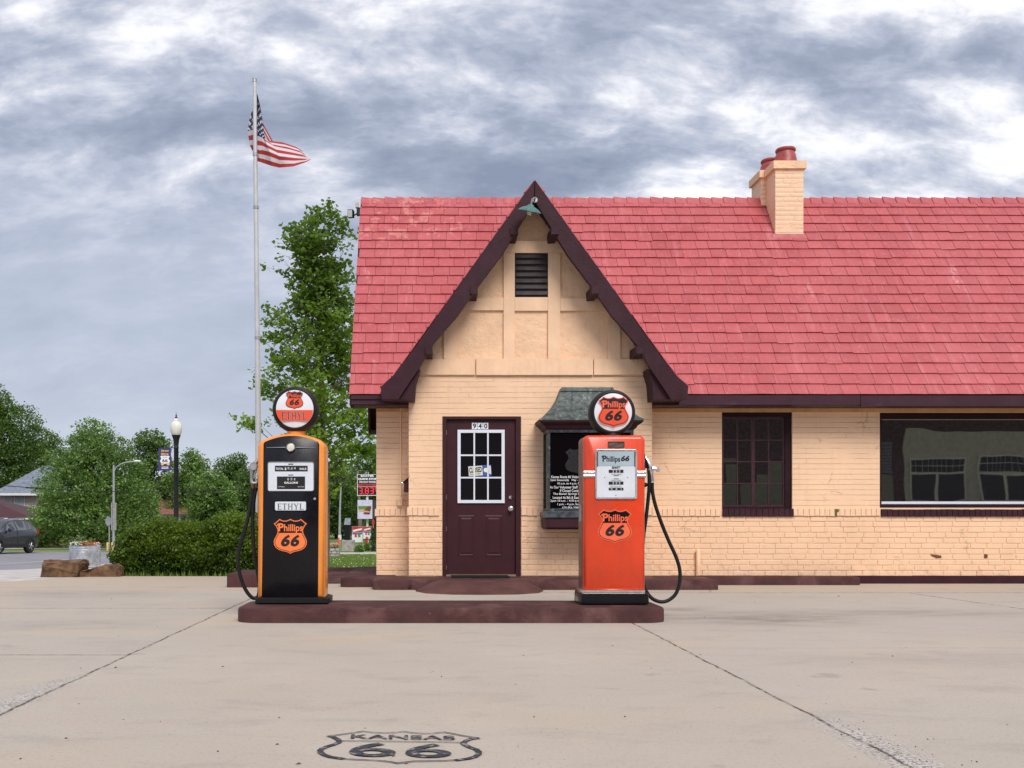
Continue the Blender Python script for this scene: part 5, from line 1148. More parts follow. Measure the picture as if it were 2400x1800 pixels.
def clumps(centres, per, rad, squash=.7):
    C = np.repeat(np.asarray(centres), per, 0); o = RNG.normal(size=C.shape); o /= np.linalg.norm(o, axis=1)[:,None]
    return C + o*(RNG.random(len(C))**.5)[:,None]*rad*np.array([1,1,squash])
def blobtree(name, label, x, y, blobs, leaf, mat_, density=1.0, trunk_r=.25, group=None, clr=.45, cat='tree', seedcol=None):
    """blobs: (dx, dy, z, rx, rz): leafy boughs round a tapered trunk"""
    z0 = zg(y); tr = thing(name, (x, y, z0), label, cat, group)
    cs = []; rr = []
    for (bx, by, bz, rx, rz) in blobs:
        n = int(density*46*rx*rz + 8); v = RNG.normal(size=(n,3)); v /= np.linalg.norm(v, axis=1)[:,None]
        v *= (1-.45*RNG.random(n)**2)[:,None]*(1+.10*RNG.normal(size=n))[:,None]
        cs.append(np.array([x+bx, y+by, z0+bz]) + v*np.array([rx, rx, rz])); rr.append(np.repeat(RNG.random(n), 16))
    cs = np.concatenate(cs); per = 16
    L = clumps(cs, per, clr); rnd = np.clip(np.concatenate(rr)*.55+RNG.random(len(L))**2*.75-.08, 0, 1.1)
    leafmesh('crown', L, leaf, mat_, tr, rnd=rnd)
    t = MB(); top = max(bz for _, _, bz, _, _ in blobs)
    t.tube([(x, y, z0-.1), (x+.1, y, z0+top*.25), (x, y, z0+top*.6), (x+.1, y, z0+top*.95)], [trunk_r*1.15, trunk_r*.85, trunk_r*.5, trunk_r*.15], 10)
    for (bx, by, bz, rx, rz) in blobs:
        s = z0+max(top*.18, bz*.5); t.tube([(x, y, s), (x+bx*.5, y+by*.5, z0+bz*.8), (x+bx, y+by, z0+bz+rz*.3)], [trunk_r*.45, trunk_r*.28, trunk_r*.06], 7)
    make('trunk', t, M['bark_dark'], tr); return tr

# young maple beside the station: leader, ascending limbs, leaf sprays along them
def maple():
    x, y = X(762, 21), 21.0; z0 = zg(21); tr = thing('maple_tree', (x, y, z0), 'slender leafy maple tree standing behind the gable end of the station', 'tree')
    t = MB(); H = Z(500, 21)-z0
    lead = spline([(x, y, z0-.1), (x+.03, y, z0+1.5), (x-.05, y, z0+3.2), (x-.10, y, z0+5), (x-.16, y, z0+6.5), (x-.38, y, z0+H)], 6)
    t.tube(lead, list(np.linspace(.085, .008, len(lead))), 10)
    cen = []; cw = []
    def radius(z):   # crown half width by height above the eye-level datum
        return np.interp(z, [.9, 1.6, 2.5, 3.2, 4.2, 5.0, 5.7, 6.4, 7.0, 7.5], [1.1, 1.35, 1.5, 1.4, 1.15, .98, .62, .66, .58, .2])
    nb = 82
    for i in range(nb):
        f_ = (i+.5)/nb; zst = z0+1.3+f_*(H-1.9); az = i*2.399+random.uniform(-.4,.4)
        k = (zst-lead[0].z)/(lead[-1].z-lead[0].z); base = lead[min(len(lead)-1, int(k*(len(lead)-1)))].copy(); base.z = zst
        rad = radius(min(7.5, zst+.35))*random.uniform(.5, 1.08); dirv = Vector((math.cos(az), math.sin(az), 0)); rise = rad*random.uniform(.55, 1.0)
        if base.x+dirv.x*rad > X(815,21) and zst < Z(1120,21): continue
        if zst+rise > z0+H: rise = max(.15, z0+H-zst)
        tip = base+dirv*rad+Vector((0,0,rise)); mid = base+dirv*rad*.5+Vector((0,0,rise*.36))
        br = spline([base, mid, tip], 5); t.tube(br, list(np.linspace(.026*(1.15-f_), .004, len(br))), 5)
        for q in range(3, len(br)):
            for _ in range(2 if q > 4 else 1):
                cen.append(tuple(br[q]+Vector([random.gauss(0, .14) for _ in range(3)]))); cw.append(f_)
        for _ in range(4):
            s = br[random.randint(4, len(br)-1)]; e_ = s+Vector([random.gauss(0, .28), random.gauss(0, .28), random.uniform(-.05, .32)]); t.tube([s, e_], [.006, .002], 4); cen.append(tuple(e_)); cen.append(tuple((e_+s)/2)); cw += [f_, f_]
    for s_ in np.linspace(0, 1, 15):      # sprays along the leader
        p_ = lead[int((.45+.55*s_)*(len(lead)-1))]; cen.append((p_.x+random.gauss(0,.12), p_.y+random.gauss(0,.12), p_.z+random.gauss(0,.1))); cw.append(1)
    # a few long outer limbs seen left of the crown
    for (u, v, n) in ((578,985,9), (588,992,8), (612,998,8), (640,880,9), (625,905,8), (650,790,9), (662,760,8), (855,1000,16), (835,960,14), (868,1045,14), (850,1060,12), (815,1010,12), (800,1060,10), (690,585,8), (700,560,7), (742,505,10), (768,498,6), (720,520,8), (800,520,7), (815,545,8), (805,590,8)):
        c = Vector(P(u, v, 21+random.uniform(-.5,.5))); s = lead[max(0, min(len(lead)-1, int((c.z-1-z0)/H*(len(lead)-1))))]; t.tube(spline([s, (s+c)/2+Vector((0,0,-.1)), c], 4), [.016,.014,.012,.01,.008,.007,.006,.005,.004], 5)
        for _ in range(n): cen.append((c.x+random.gauss(0,.10), c.y+random.gauss(0,.14), c.z+random.gauss(0,.07))); cw.append((c.z-z0)/H)
    cen = np.array(cen); cen = cen[RNG.random(len(cen)) < .80]; per = 12
    cu, cv = U0+cen[:,0]*F/cen[:,1], V0-(cen[:,2]-EYE)*F/cen[:,1]; cen = cen[~((cu > 822) & (cv > 1092))]
    gap = np.sin(cen[:,0]*5.1+1.3*np.sin(cen[:,2]*2.3))+np.sin(cen[:,2]*4.3+cen[:,1]*3.1)+np.sin(cen[:,1]*4.7+cen[:,0]*2.2); cen = cen[gap > -1.9]
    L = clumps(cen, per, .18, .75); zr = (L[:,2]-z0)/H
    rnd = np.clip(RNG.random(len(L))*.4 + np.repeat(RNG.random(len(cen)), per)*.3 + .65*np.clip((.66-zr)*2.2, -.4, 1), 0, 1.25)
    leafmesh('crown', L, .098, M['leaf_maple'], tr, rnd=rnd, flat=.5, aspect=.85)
    make('trunk', t, M['bark'], tr)
maple()

# hedge
def hedge():
    y = 16.0; z0 = -.03; h = thing('hedge', (X(430,y), y, z0), 'broad rounded green boxwood hedge at the far edge of the apron', 'hedge')
    cs = []
    prof_ = [(268,1280),(275,1258),(290,1240),(310,1228),(330,1222),(350,1217),(375,1206),(400,1204),(425,1212),(450,1210),(480,1216),(500,1205),(520,1194),(545,1190),(580,1192),(620,1198),(680,1205)]
    us, vs = [p[0] for p in prof_], [p[1] for p in prof_]
    n = 5200
    for i in range(n):
        u = random.uniform(294, 690); top = Z(np.interp(u, us, vs), y)-.085; dd = random.uniform(-.62, .75)
        k = min(1, max(0, u-286)/34)**.5; dome = math.sqrt(max(0, 1-(dd/.85)**2)); hz = .16+(top-.16)*(dome**.35)*k
        m = random.random()
        if m < .40: z = hz*random.uniform(.9, 1.0); 
        elif m < .85: z = .10+(hz-.10)*random.random(); dd = -.62*(.55+.45*math.sin(math.pi*min(1, max(.08, z/top))))+random.gauss(0,.06)+.05*math.sin(u*.11)+.04*math.sin(z*9+u*.03)
        else: z = .10+(hz-.10)*random.random()
        if random.random() < .10: z += random.uniform(0, .09)
        cs.append((X(u, y)+random.gauss(0,.03), y+dd, z0+z))
    cs = np.array(cs); bl = .5+.5*np.sin(cs[:,0]*7+3*np.sin(cs[:,2]*6)); per = 13
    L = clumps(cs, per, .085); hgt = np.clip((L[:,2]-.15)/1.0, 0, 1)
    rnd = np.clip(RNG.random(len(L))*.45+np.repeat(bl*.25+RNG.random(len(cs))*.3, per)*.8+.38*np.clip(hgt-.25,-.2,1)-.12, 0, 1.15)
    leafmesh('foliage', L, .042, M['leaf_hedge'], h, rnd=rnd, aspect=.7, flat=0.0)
    t = MB()
    for u in range(285, 690, 12):
        for _ in range(2): xx, yy = X(u, y)+random.gauss(0,.05), y+random.uniform(-.35,.35); t.tube([(xx, yy, z0-.05), (xx+random.gauss(0,.08), yy, .25), (xx+random.gauss(0,.2), yy+random.gauss(0,.1), .75)], [.016,.012,.006], 5)
    make('stems', t, M['bark_dark'], h)
hedge()

# big tree and the tree line
def autoblobs(w, h, base, n, seed):
    r = random.Random(seed); out = []
    for i in range(n):
        f_ = (i+.5)/n; zz = base+(h-base)*f_; half = w*.5*math.sin(math.pi*min(.96, .16+.80*f_))**.7
        a = i*2.4+r.uniform(-.4,.4); q = half*r.uniform(.25,.72); br = w*r.uniform(.15,.24); out.append((math.cos(a)*q, math.sin(a)*q*.8, zz-br*.3, br, br*r.uniform(.7,1.0)))
    return out
Y_ = 60; cx = X(215, Y_)
bl = [(0,0,6.9,1.15,.9),(-.4,0,6.0,1.7,1.0),(0,.6,5.4,1.6,1.3),(1.1,-.3,5.9,1.4,.9),(-1.5,0,4.9,1.5,1.0),(.4,-1,4.9,1.9,1.1),(2.1,0,4.6,1.3,.9),(-1.9,-.3,3.5,1.4,1.0),(-.6,-1.4,3.4,1.9,1.1),(1.3,-1.2,3.3,1.8,1.1),(2.9,-.2,3.2,1.2,1.0),(-2.2,-.5,2.0,1.2,1.0),(-1.0,-1.7,1.9,1.9,1.0),(.9,-1.7,1.8,1.9,1.0),(2.6,-1.0,1.7,1.5,1.0),(3.2,-.3,2.2,1.0,.8),(-1.8,-1,.9,1.4,.7),(0,-1.5,.85,1.8,.7),(1.9,-1.3,.8,1.4,.7),(-2.5,-.4,1.2,.9,.7)]
blobtree('oak_tree', 'big round dark green tree between the grey house and the street light', cx, Y_, bl, .165, M['leaf_far'], 1.9, .3, clr=.42)
far = [(-20, 925, 230, 84, 'tallest tree behind the grey roofed house', 9, M['leaf_far2']), (95, 1010, 120, 88, 'dark tree rising between the grey house and the big round tree', 7, M['leaf_far2']),
 (355, 1010, 125, 82, 'dark tree behind the purple lamp post banner', 8, M['leaf_far2']), (452, 1062, 120, 80, 'tree with loose crown between the black lamp post and the flagpole', 8, M['leaf_far']),
 (545, 1066, 110, 92, 'thin crowned far tree next to the flagpole', 7, M['leaf_far2']), (500, 1115, 130, 70, 'low wide tree showing above the end of the hedge', 8, M['leaf_far']),
 (600, 1100, 140, 78, 'tree partly hidden behind the black and yellow pump', 7, M['leaf_far2']), (330, 1150, 66, 66, 'low bush like tree at the foot of the big round tree', 5, M['leaf_far2']),
 (690, 1110, 150, 84, 'dark tree seen behind the trunk of the maple', 7, M['leaf_far2']), (790, 1095, 140, 86, 'dark tree behind the price sign', 8, M['leaf_far2']), (880, 1040, 130, 80, 'tree showing between the roof corner and the price sign', 8, M['leaf_far']),
 (400, 1120, 120, 96, 'far tree behind the low brown roofed house', 6, M['leaf_far2'])]
for i, (u, v, w, Y_, lab, n, m_) in enumerate(far):
    zt = Z(v, Y_)-zg(Y_); ww = w*Y_/F; fl = .34+.1*(i % 3)
    blobtree('broadleaf_tree', lab, X(u, Y_), Y_, autoblobs(ww*1.12, zt*.98, zt*.18, n+7, i+3), .22, m_, 1.35, .22, 'trees beyond the streets', clr=.55)
for (u, v, w, Y_, lab) in ((95,1248,40,58,'small dark bush at the foot of the beige house'), (345,1245,40,70,'small bush below the brown roofed house'),):
    zt = Z(v, Y_)-zg(Y_); blobtree('bush', lab, X(u,Y_), Y_, autoblobs(w*Y_/F*1.3, zt, .1, 5, 77), .2, M['leaf_far'], 1.2, .06, cat='bush', clr=.3)
# distant wood closing the horizon
cs = np.stack([RNG.uniform(-120, 60, 5200), RNG.uniform(105, 125, 5200), np.zeros(5200)], 1); cs[:,2] = -1+RNG.random(5200)**.6*(5.2+1.1*np.sin(cs[:,0]*.31)+.8*np.sin(cs[:,0]*.83+2))
o = leafmesh('distant_wood', clumps(cs, 9, 1.1), .75, M['leaf_far2'], None, at=(0,110,0)); tag(o, 'far dark green wood closing the horizon', 'wood', kind='stuff')

# grass blades (stuff) on the strips one can see
def blades(name, lab, boxes, dens, h=.09):
    C = []
    for x0, x1, y0, y1 in boxes:
        n = int((x1-x0)*(y1-y0)*dens); xx = RNG.uniform(x0, x1, n); yy = RNG.uniform(y0, y1, n); C.append(np.stack([xx, yy, np.interp(yy, [15.2,26,48,60,600],[0,-.46,-.85,-.95,-1])-.03], 1))
    C = np.concatenate(C); n = len(C); a = RNG.uniform(0, 2*math.pi, n); hh = h*RNG.uniform(.5,1.3,n); w = .012+.012*RNG.random(n); tx, ty = np.cos(a), np.sin(a); lx, ly = RNG.normal(0,.03,n), RNG.normal(0,.03,n)
    V = np.stack([np.stack([C[:,0]-tx*w, C[:,1]-ty*w, C[:,2]],1), np.stack([C[:,0]+tx*w, C[:,1]+ty*w, C[:,2]],1), np.stack([C[:,0]+lx, C[:,1]+ly, C[:,2]+hh],1)],1).reshape(-1,3)
    o = npmesh(name, V, np.arange(3*n).reshape(-1,3), RNG.random(n), M['grass']); tag(o, lab, 'grass', kind='stuff')
blades('grass', 'short green lawn grass beyond the kerbs', [(-5.5, 1, 15.3, 22), (-4.2, -1.0, 22, 43)], 520)
cl_ = MB()
for _ in range(150):
    x_, y_ = random.uniform(-4.0, -1.2), random.uniform(22, 42); cl_.cr = random.random(); r_ = random.uniform(.012,.022); z_ = zg(y_)+.06
    cl_.add([(x_-r_,y_,z_),(x_,y_-r_,z_+.01),(x_+r_,y_,z_),(x_,y_,z_+r_*1.3)], [(0,1,3),(1,2,3)])
tag(make('clover_flowers', cl_, M['white_flower'], smooth=False), 'white clover heads scattered in the lawn', 'flowers', kind='stuff')

# ---------------------------------------------------------------- boulders, planter
def boulder(pts, y0, y1, label, seed):
    r = random.Random(seed); bm = bmesh.new(); n = len(pts)
    pts3 = [(X(u, 14.9), Z(v, 14.9)) for u, v in pts]; cx = sum(p[0] for p in pts3)/n; cz = min(p[1] for p in pts3)
    rs = []
    for k, yy in ((.90, y0), (1.0, y0+.07), (1.0, (y0+y1)/2), (.92, y1-.05), (.75, y1)):
        rs.append([bm.verts.new((cx+(x-cx)*k+r.uniform(-.012,.012), yy+r.uniform(-.03,.03)+.10*(z-cz), cz-.02+(z-cz+.02)*(k if k < 1 else 1)+r.uniform(-.008,.008))) for x, z in pts3])
    for a, c in zip(rs[:-1], rs[1:]):
        for i in range(n): bm.faces.new([a[i], a[(i+1) % n], c[(i+1) % n], c[i]])
    bm.faces.new(rs[0][::-1]); bm.faces.new(rs[-1]); bmesh.ops.triangulate(bm, faces=bm.faces[:])
    for _ in range(3):
        bmesh.ops.subdivide_edges(bm, edges=bm.edges[:], cuts=1, use_grid_fill=True)
        if _ < 2:
            for v in bm.verts:
                k = .011/(_+1); v.co += Vector((r.uniform(-k,k), r.uniform(-k,k), r.uniform(-k,k)*.7))
    bmesh.ops.recalc_face_normals(bm, faces=bm.faces[:])
    me = bpy.data.meshes.new('boulder'); 
    for v in bm.verts: v.co -= Vector((cx, 14.9, 0))
    bm.to_mesh(me); bm.free(); me.materials.append(M['rock']); me.polygons.foreach_set('use_smooth', [True]*len(me.polygons)); me.set_sharp_from_angle(angle=R(28))
    o = bpy.data.objects.new('boulder', me); col.objects.link(o); o.location = (cx, 14.9, 0); tag(o, label, 'boulder', 'sandstone boulders on the apron edge')
boulder([(101,1352),(104,1322),(110,1311),(150,1313),(192,1312),(196,1320),(194,1338),(189,1352)], 14.75, 15.25, 'tall squarish brown sandstone boulder in front of the metal flower tank', 1)
boulder([(188,1352),(190,1338),(210,1334),(240,1325),(272,1322),(280,1330),(282,1350)], 14.78, 15.2, 'low wedge shaped brown sandstone boulder touching the hedge', 2)
dt = 26.; tk = thing('flower_tank', (X(199,dt), dt, zg(dt)), 'round galvanised stock tank planted with red and white flowers', 'planter')
t = MB(); rt = 36*dt/F; zb0 = Z(1331,dt); h = Z(1278,dt)-zb0
pr2 = [(rt*.97,0),(rt*.98,.02)]
for k in range(1, 40):
    f_ = k/40; rib = .008*max(0, math.cos((f_-.80)*60)) if .68 < f_ < .92 else (.010 if f_ < .08 and f_ > .05 else 0); pr2.append((rt*.98+rib, h*f_))
pr2 += [(rt*1.0, h*.985), (rt*1.02, h), (rt*.98, h), (rt*.96, h*.9), (.01, h*.88)]
t.lathe(pr2, (X(199,dt), dt, zb0), 44); make('tank', t, M['galv'], tk, angle=60)
cs = np.stack([X(199,dt)+RNG.normal(0,.14,260), dt+RNG.normal(0,.14,260), zb0+h+.02+np.abs(RNG.normal(0,.035,260))], 1); leafmesh('flower_leaves', clumps(cs[:160], 4, .05), .06, M['leaf_far'], tk)
t = MB(); t2 = MB()
for i in range(230):
    a = random.uniform(0, 6.28); q = rt*.93*math.sqrt(random.random()); x_, y_ = X(199,dt)+q*math.cos(a), dt+q*math.sin(a); z_ = zb0+h+random.uniform(.0,.13)*(1-.5*q/rt); r_ = .022; T = t if (math.sin(x_*9)+random.uniform(-.8,.8) > 0) else t2
    T.add([(x_-r_,y_,z_),(x_,y_-r_,z_),(x_+r_,y_,z_),(x_,y_+r_,z_),(x_,y_,z_+r_)], [(0,1,4),(1,2,4),(2,3,4),(3,0,4)])
make('red_flowers', t, M['red_flower'], tk); make('white_flowers', t2, M['white_flower'], tk)

# ---------------------------------------------------------------- street furniture, left
dl_ = 33.; lp = thing('street_lamp', (X(413,dl_), dl_, zg(dl_)), 'black acorn lamp post with white globe rising behind the hedge', 'street lamp')
z0 = zg(dl_); cx = X(413,dl_); zt = Z(1020,dl_)
t = MB(); t.lathe([(.22,0),(.22,.1),(.16,.2),(.13,.5),(.085,.7),(.078,zt-z0-.45),(.09,zt-z0-.42),(.075,zt-z0-.38),(.10,zt-z0-.15),(.13,zt-z0-.05),(.15,zt-z0-.02),(.15,zt-z0)], (cx, dl_, z0), 20); make('lamp_post', t, M['black_iron'], lp)
t = MB(); hh = Z(982,dl_)-zt; t.lathe([(.13,0),(.17,hh*.12),(.198,hh*.38),(.19,hh*.6),(.15,hh*.78),(.095,hh*.86),(.10,hh*.90),(.055,hh),(.04,hh*1.04)], (cx, dl_, zt), 28); gb_ = make('lamp_globe', t, M['lamp_glass'], lp)
t = MB(); zz = zt+hh*1.04; t.lathe([(.05,0),(.045,.03),(.018,.06),(.03,.09),(.01,.13),(.004,.21)], (cx, dl_, zz), 12); make('finial', t, M['black_iron'], lp)
t = MB()
for v in (1050, 1101): t.tube([(cx, dl_, Z(v,dl_)), (X(371,dl_), dl_, Z(v,dl_))], .012, 6)
make_split('banner_arm', t, M['black_iron'], lp, cuts=(Z(1075,dl_),), axis=2)
bn = thing('street_banner', (X(386,dl_), dl_, Z(1101,dl_)), 'purple banner with yellow lettering and white route 66 shield on lamp post', 'banner')
t = MB(); pb(t, 371.5, 1050.5, 401, 1103, dl_, dl_-.016, dl_-.013); make('banner_cloth', t, M['navy'], bn, smooth=False)
bY = dl_-.018
t = MB()
def tq(s, u0, v0, u1, v1, dd, yy, bold=.02): add_text(t, s, X(u0,dd), X(u1,dd), Z(v1,dd), Z(v0,dd), yy, bold)
tq('Get your', 378, 1054, 396, 1060, dl_, bY, .04); tq('kicks on', 378, 1061, 395, 1066.5, dl_, bY, .04)
for u in (381, 394.5): t.lathe([(.05,0),(.045,-.003)], (X(u,dl_), bY, Z(1087.5,dl_)), 14, 'Y')
make('banner_gold_print', t, M['gold'], bn, smooth=False)
t = MB(); q = place_poly(SH, X(387,dl_), Z(1077.5,dl_), 11.5*dl_/F, 10*dl_/F); t.add([(x, bY-.001, z) for x, z in q], [tuple(range(len(q)))]); pb(t, 379, 1094, 395, 1095.5, dl_, bY-.001, bY); pb(t, 379, 1097, 395, 1098.5, dl_, bY-.001, bY); make('banner_white_print', t, M['white_letters'], bn, smooth=False)
t = MB(); tq('66', 380.5, 1075.5, 393.5, 1083.5, dl_, bY-.003, .03); tq('KANSAS', 381.5, 1070.5, 392.5, 1073, dl_, bY-.003, .0); make('banner_dark_print', t, M['navy'], bn, smooth=False)

ds_ = 56.; sl2 = thing('street_light', (X(266,ds_), ds_, zg(ds_)), 'tall grey cobra head street light in front of the big round tree', 'street light')
t = MB(); zb = zg(ds_); t.tube([(X(266,ds_),ds_,zb), (X(266.5,ds_),ds_,Z(1090,ds_))], [.085,.055], 12); make('pole', t, M['steel_post'], sl2)
t = MB(); t.tube(spline([P(267,1107,ds_), P(272,1096,ds_), P(285,1087,ds_), P(300,1083,ds_), P(315,1082,ds_)], 5), .035, 8); make('curved_arm', t, M['steel_post'], sl2)
t = MB(); c = P(321,1081,ds_); t.lathe([(.03,-.20),(.08,-.14),(.10,.0),(.09,.14),(.03,.22)], c, 12, 'X'); t.v = [(v[0], v[1], c[2]+(v[2]-c[2])*.7) for v in t.v]; make('lamp_head', t, M['white_paint'], sl2)
sb = thing('road_sign', (X(270,ds_-.15), ds_-.15, zg(ds_)), 'back of a tall grey metal road sign on the street light pole', 'road sign')
t = MB(); pb(t, 269, 1178, 274, 1242.5, ds_, ds_-.12, ds_-.10); pb(t, 262, 1178, 264.5, 1242.5, ds_, ds_-.12, ds_-.10); make('sign_panel', t, mat('sign_back', (.30,.29,.30), .6), sb, smooth=False)
t = MB(); t.box(X(262,ds_), X(274,ds_), ds_-.098, ds_-.084, Z(1186,ds_), Z(1184,ds_)); t.box(X(262,ds_), X(274,ds_), ds_-.098, ds_-.084, Z(1236,ds_), Z(1234,ds_)); make_split('sign_strap', t, M['steel_post'], sb, cuts=(Z(1210,ds_),), axis=2, smooth=False)
st_ = thing('stop_sign', (X(255,ds_), ds_, zg(ds_)), 'grey back of an octagonal stop sign beside the street light', 'stop sign')
t = MB(); c = P(254.5,1221.5,ds_); r_ = 12*ds_/F; t.prism([(c[0]+.62*r_*math.cos(R(22.5+45*i)), c[2]+r_*math.sin(R(22.5+45*i))) for i in range(8)], ds_-.05, ds_-.04); make('octagon_panel', t, mat('sign_back_blue', (.24,.25,.28), .5), st_, smooth=False)
t = MB(); t.tube([(X(256,ds_),ds_,zg(ds_)), P(256,1216,ds_)], .035, 8); make('post', t, M['steel_post'], st_)
for i, (u, lab) in enumerate(((252, 'short yellow post with a side arm at the lawn corner'), (263, 'plain short yellow post at the lawn corner below the street light'))):
    d4 = 52.; bo_ = thing('bollard', (X(u,d4), d4, zg(d4)), lab, 'bollard', 'short yellow posts'); t = MB(); t.lathe([(.06,0),(.06,Z(1271,d4)-zg(d4)-.03),(.04,Z(1271,d4)-zg(d4))], (X(u,d4), d4, zg(d4)), 12); make('post', t, M['yellow_post'], bo_)
    if i == 0: t = MB(); t.tube([(X(u,d4),d4,Z(1275,d4)), (X(257,d4),d4,Z(1275,d4))], .03, 8); make('side_arm', t, M['yellow_post'], bo_)
# overhead wire
t = MB(); pts = [(-45,50,Z(1100,50)+.6)] + [P(u, v, 50) for u, v in ((0,1138),(60,1143),(130,1147),(200,1150),(270,1152),(340,1153),(420,1152),(500,1149),(585,1144),(700,1134),(800,1122))]; t.tube(spline(pts, 3), .022, 6)
tag(make('overhead_wire', t, M['black_iron']), 'thin black cable sagging across the street in front of the trees', 'cable')

# ---------------------------------------------------------------- car
def car():
    root = thing('suv', (0,0,0), 'dark grey compact SUV driving on the road', 'car')
    st = [(0,.55,.60,.55),(.06,.70,.74,.66),(.25,.90,.80,.70),(.95,1.06,.86,.74),(1.25,1.12,.88,.74),(1.62,1.40,.88,.62),(1.95,1.60,.88,.58),(2.5,1.67,.88,.58),(3.1,1.66,.88,.57),(3.6,1.60,.87,.56),(3.9,1.42,.86,.60),(4.12,1.12,.84,.68),(4.22,.85,.80,.70),(4.25,.6,.76,.66)]
    body = MB(); rs = []
    for x, zt, w, wt in st:
        belt = min(1.10, zt-.01); zl = .30 if .1 < x < 4.15 else .40
        half_ = [(0, zl), (w*.93, zl), (w, zl+.12), (w*1.02, min(.75, zt-.05)), (w, belt), (wt+.05 if zt > 1.15 else w*.92, zt-.03 if zt > 1.15 else zt), (wt*.8, zt+.0), (0, zt+.015)]
        rs.append([(x, y, z) for y, z in half_] + [(x, -y, z) for y, z in half_[-2:0:-1]])
    body.rings(rs); bo = make('body', body, M['car_grey'], root, angle=50)
    gls = MB()
    def side(pts, sgn):   # pts (x, z) on the side glass; y from interpolated section
        out = []
        for x, z in pts:
            zt = np.interp(x, [s[0] for s in st], [s[1] for s in st]); w = np.interp(x, [s[0] for s in st], [s[2] for s in st]); wt = np.interp(x, [s[0] for s in st], [s[3] for s in st])+.05
            k = (z-1.10)/max(.05, zt-.03-1.10); out.append((x, sgn*(w+(wt-w)*k+.006), z))
        gls.add(out, [tuple(range(len(out)))])
    for sgn in (-1, 1):
        side([(1.42,1.13),(2.28,1.13),(2.28,1.56),(1.98,1.53),(1.72,1.40)], sgn); side([(2.36,1.13),(3.15,1.14),(3.18,1.55),(2.36,1.57)], sgn); side([(3.24,1.16),(3.60,1.22),(3.50,1.47),(3.26,1.53)], sgn)
    for s0_ in (-1, 1):
        for a_, b_ in ((0, 2.32), (2.32, 3.2), (3.2, 9)):
            q_ = MB(); q_.v = gls.v
            for f in gls.f:
                c = sum(gls.v[k][0] for k in f)/len(f)
                if a_ < c < b_ and gls.v[f[0]][1]*s0_ > 0: q_.face(f)
            make_split('side_window', q_, M['car_glass'], root, smooth=False)
    for x, y in ((.82,-.80),(.82,.80),(3.38,-.80),(3.38,.80)):
        t = MB(); s = -1 if y < 0 else 1
        t.lathe([(.20,-.11),(.31,-.11),(.335,-.07),(.335,.07),(.31,.11),(.20,.11)], (0,0,0), 28, 'Y'); t.xf(lambda v: (v[0]+x, v[1]+y, v[2]+.335)); w = make('wheel', t, M['tyre'], root)
        t = MB(); t.lathe([(.215,s*.085),(.205,s*.112),(.19,s*.10),(.06,s*.112),(.01,s*.115)], (0,0,0), 20, 'Y', cap=False)
        for k in range(5):
            a = 2*math.pi*k/5; t.tube([(.03*math.cos(a),s*.115,.03*math.sin(a)),(.19*math.cos(a),s*.115,.19*math.sin(a))], [.035,.028], 5)
        t.xf(lambda v: (v[0]+x, v[1]+y, v[2]+.335)); make('rim', t, M['rim'], w)
        t = MB(); t.lathe([(.40,s*.09),(.40,s*.101),(.33,s*.101),(.33,s*.09)], (0,0,0), 24, 'Y', cap=False); t.xf(lambda v: (v[0]+x, v[1]+y, max(.28, v[2]+.36))); make('wheel_arch', t, M['tyre'], w)
    for y in (-.78, .78):
        t = MB(); t.box(4.02, 4.20, min(y, y*1.10), max(y, y*1.10), .95, 1.14); make('tail_lamp', t, M['tail'], root, smooth=False)
        t = MB(); t.box(.08, .35, min(y*.9, y*1.03), max(y*.9, y*1.03), .66, .82); make('headlight', t, M['car_glass'], root, smooth=False)
        t = MB(); t.lathe([(.02,-.1),(.09,-.08),(.1,.0),(.06,.05)], (0,0,0), 10, 'X'); t.xf(lambda v: (v[0]+1.55, v[1]+y*1.28, v[2]+1.16)); make('mirror', t, M['car_grey'], root)
    t = MB()
    for y in (-.55, .55): t.tube([(2.0,y,1.66),(2.1,y,1.71),(3.4,y,1.69),(3.5,y,1.62)], .018, 6)
    make_split('roof_rail', t, M['black_iron'], root, cuts=(0,), axis=1)
    t = MB()
    for s in (-1, 1): t.box(.9, 3.3, s*.885-.015, s*.885+.015, .32, .46); t.box(2.315, 2.325, s*.893-.006, s*.893+.006, .5, 1.1)
    make_split('sill_trim', t, M['tyre'], root, cuts=(0,), axis=1, smooth=False)
    dd = 48.; th = R(80)
    root.rotation_euler = (0, 0, th)
    # put the near rear wheel where the photo has it
    w_ = Matrix.Rotation(th, 3, 'Z') @ Vector((3.38, -.88, 0)); tgt = Vector((X(71, dd), dd, 0)); root.location = (tgt.x-w_.x, tgt.y-w_.y, zg(dd)-.012)
car()

# ---------------------------------------------------------------- houses
def wallbox(mb, x0, x1, y0, y1, z0, z1): mb.box(x0, x1, y0, y1, z0, z1)
Yh = 68.; h1 = thing('grey_roof_house', (X(40,Yh), Yh, zg(Yh)), 'two storey beige sided house with steep grey shingle roof', 'house')
t = MB(); t.box(-42, X(84,Yh), Yh, Yh+9, zg(Yh), Z(1158,Yh)); make('wall', t, M['siding'], h1, smooth=False)
sd = MB()
for k in range(26):
    z_ = Z(1158,Yh)-.05-k*.16; sd.hexa([(-42,Yh-.03,z_-.155),(X(84,Yh)+.01,Yh-.03,z_-.155),(X(84,Yh)+.01,Yh,z_-.155),(-42,Yh,z_-.155)], [(-42,Yh-.006,z_),(X(84,Yh)+.01,Yh-.006,z_),(X(84,Yh)+.01,Yh,z_),(-42,Yh,z_)])
make('siding_boards', sd, M['siding'], h1, smooth=False)
t = MB(); ez = Z(1157,Yh); rz = Z(1085,Yh+4.5)+0; xr_ = X(90,Yh)
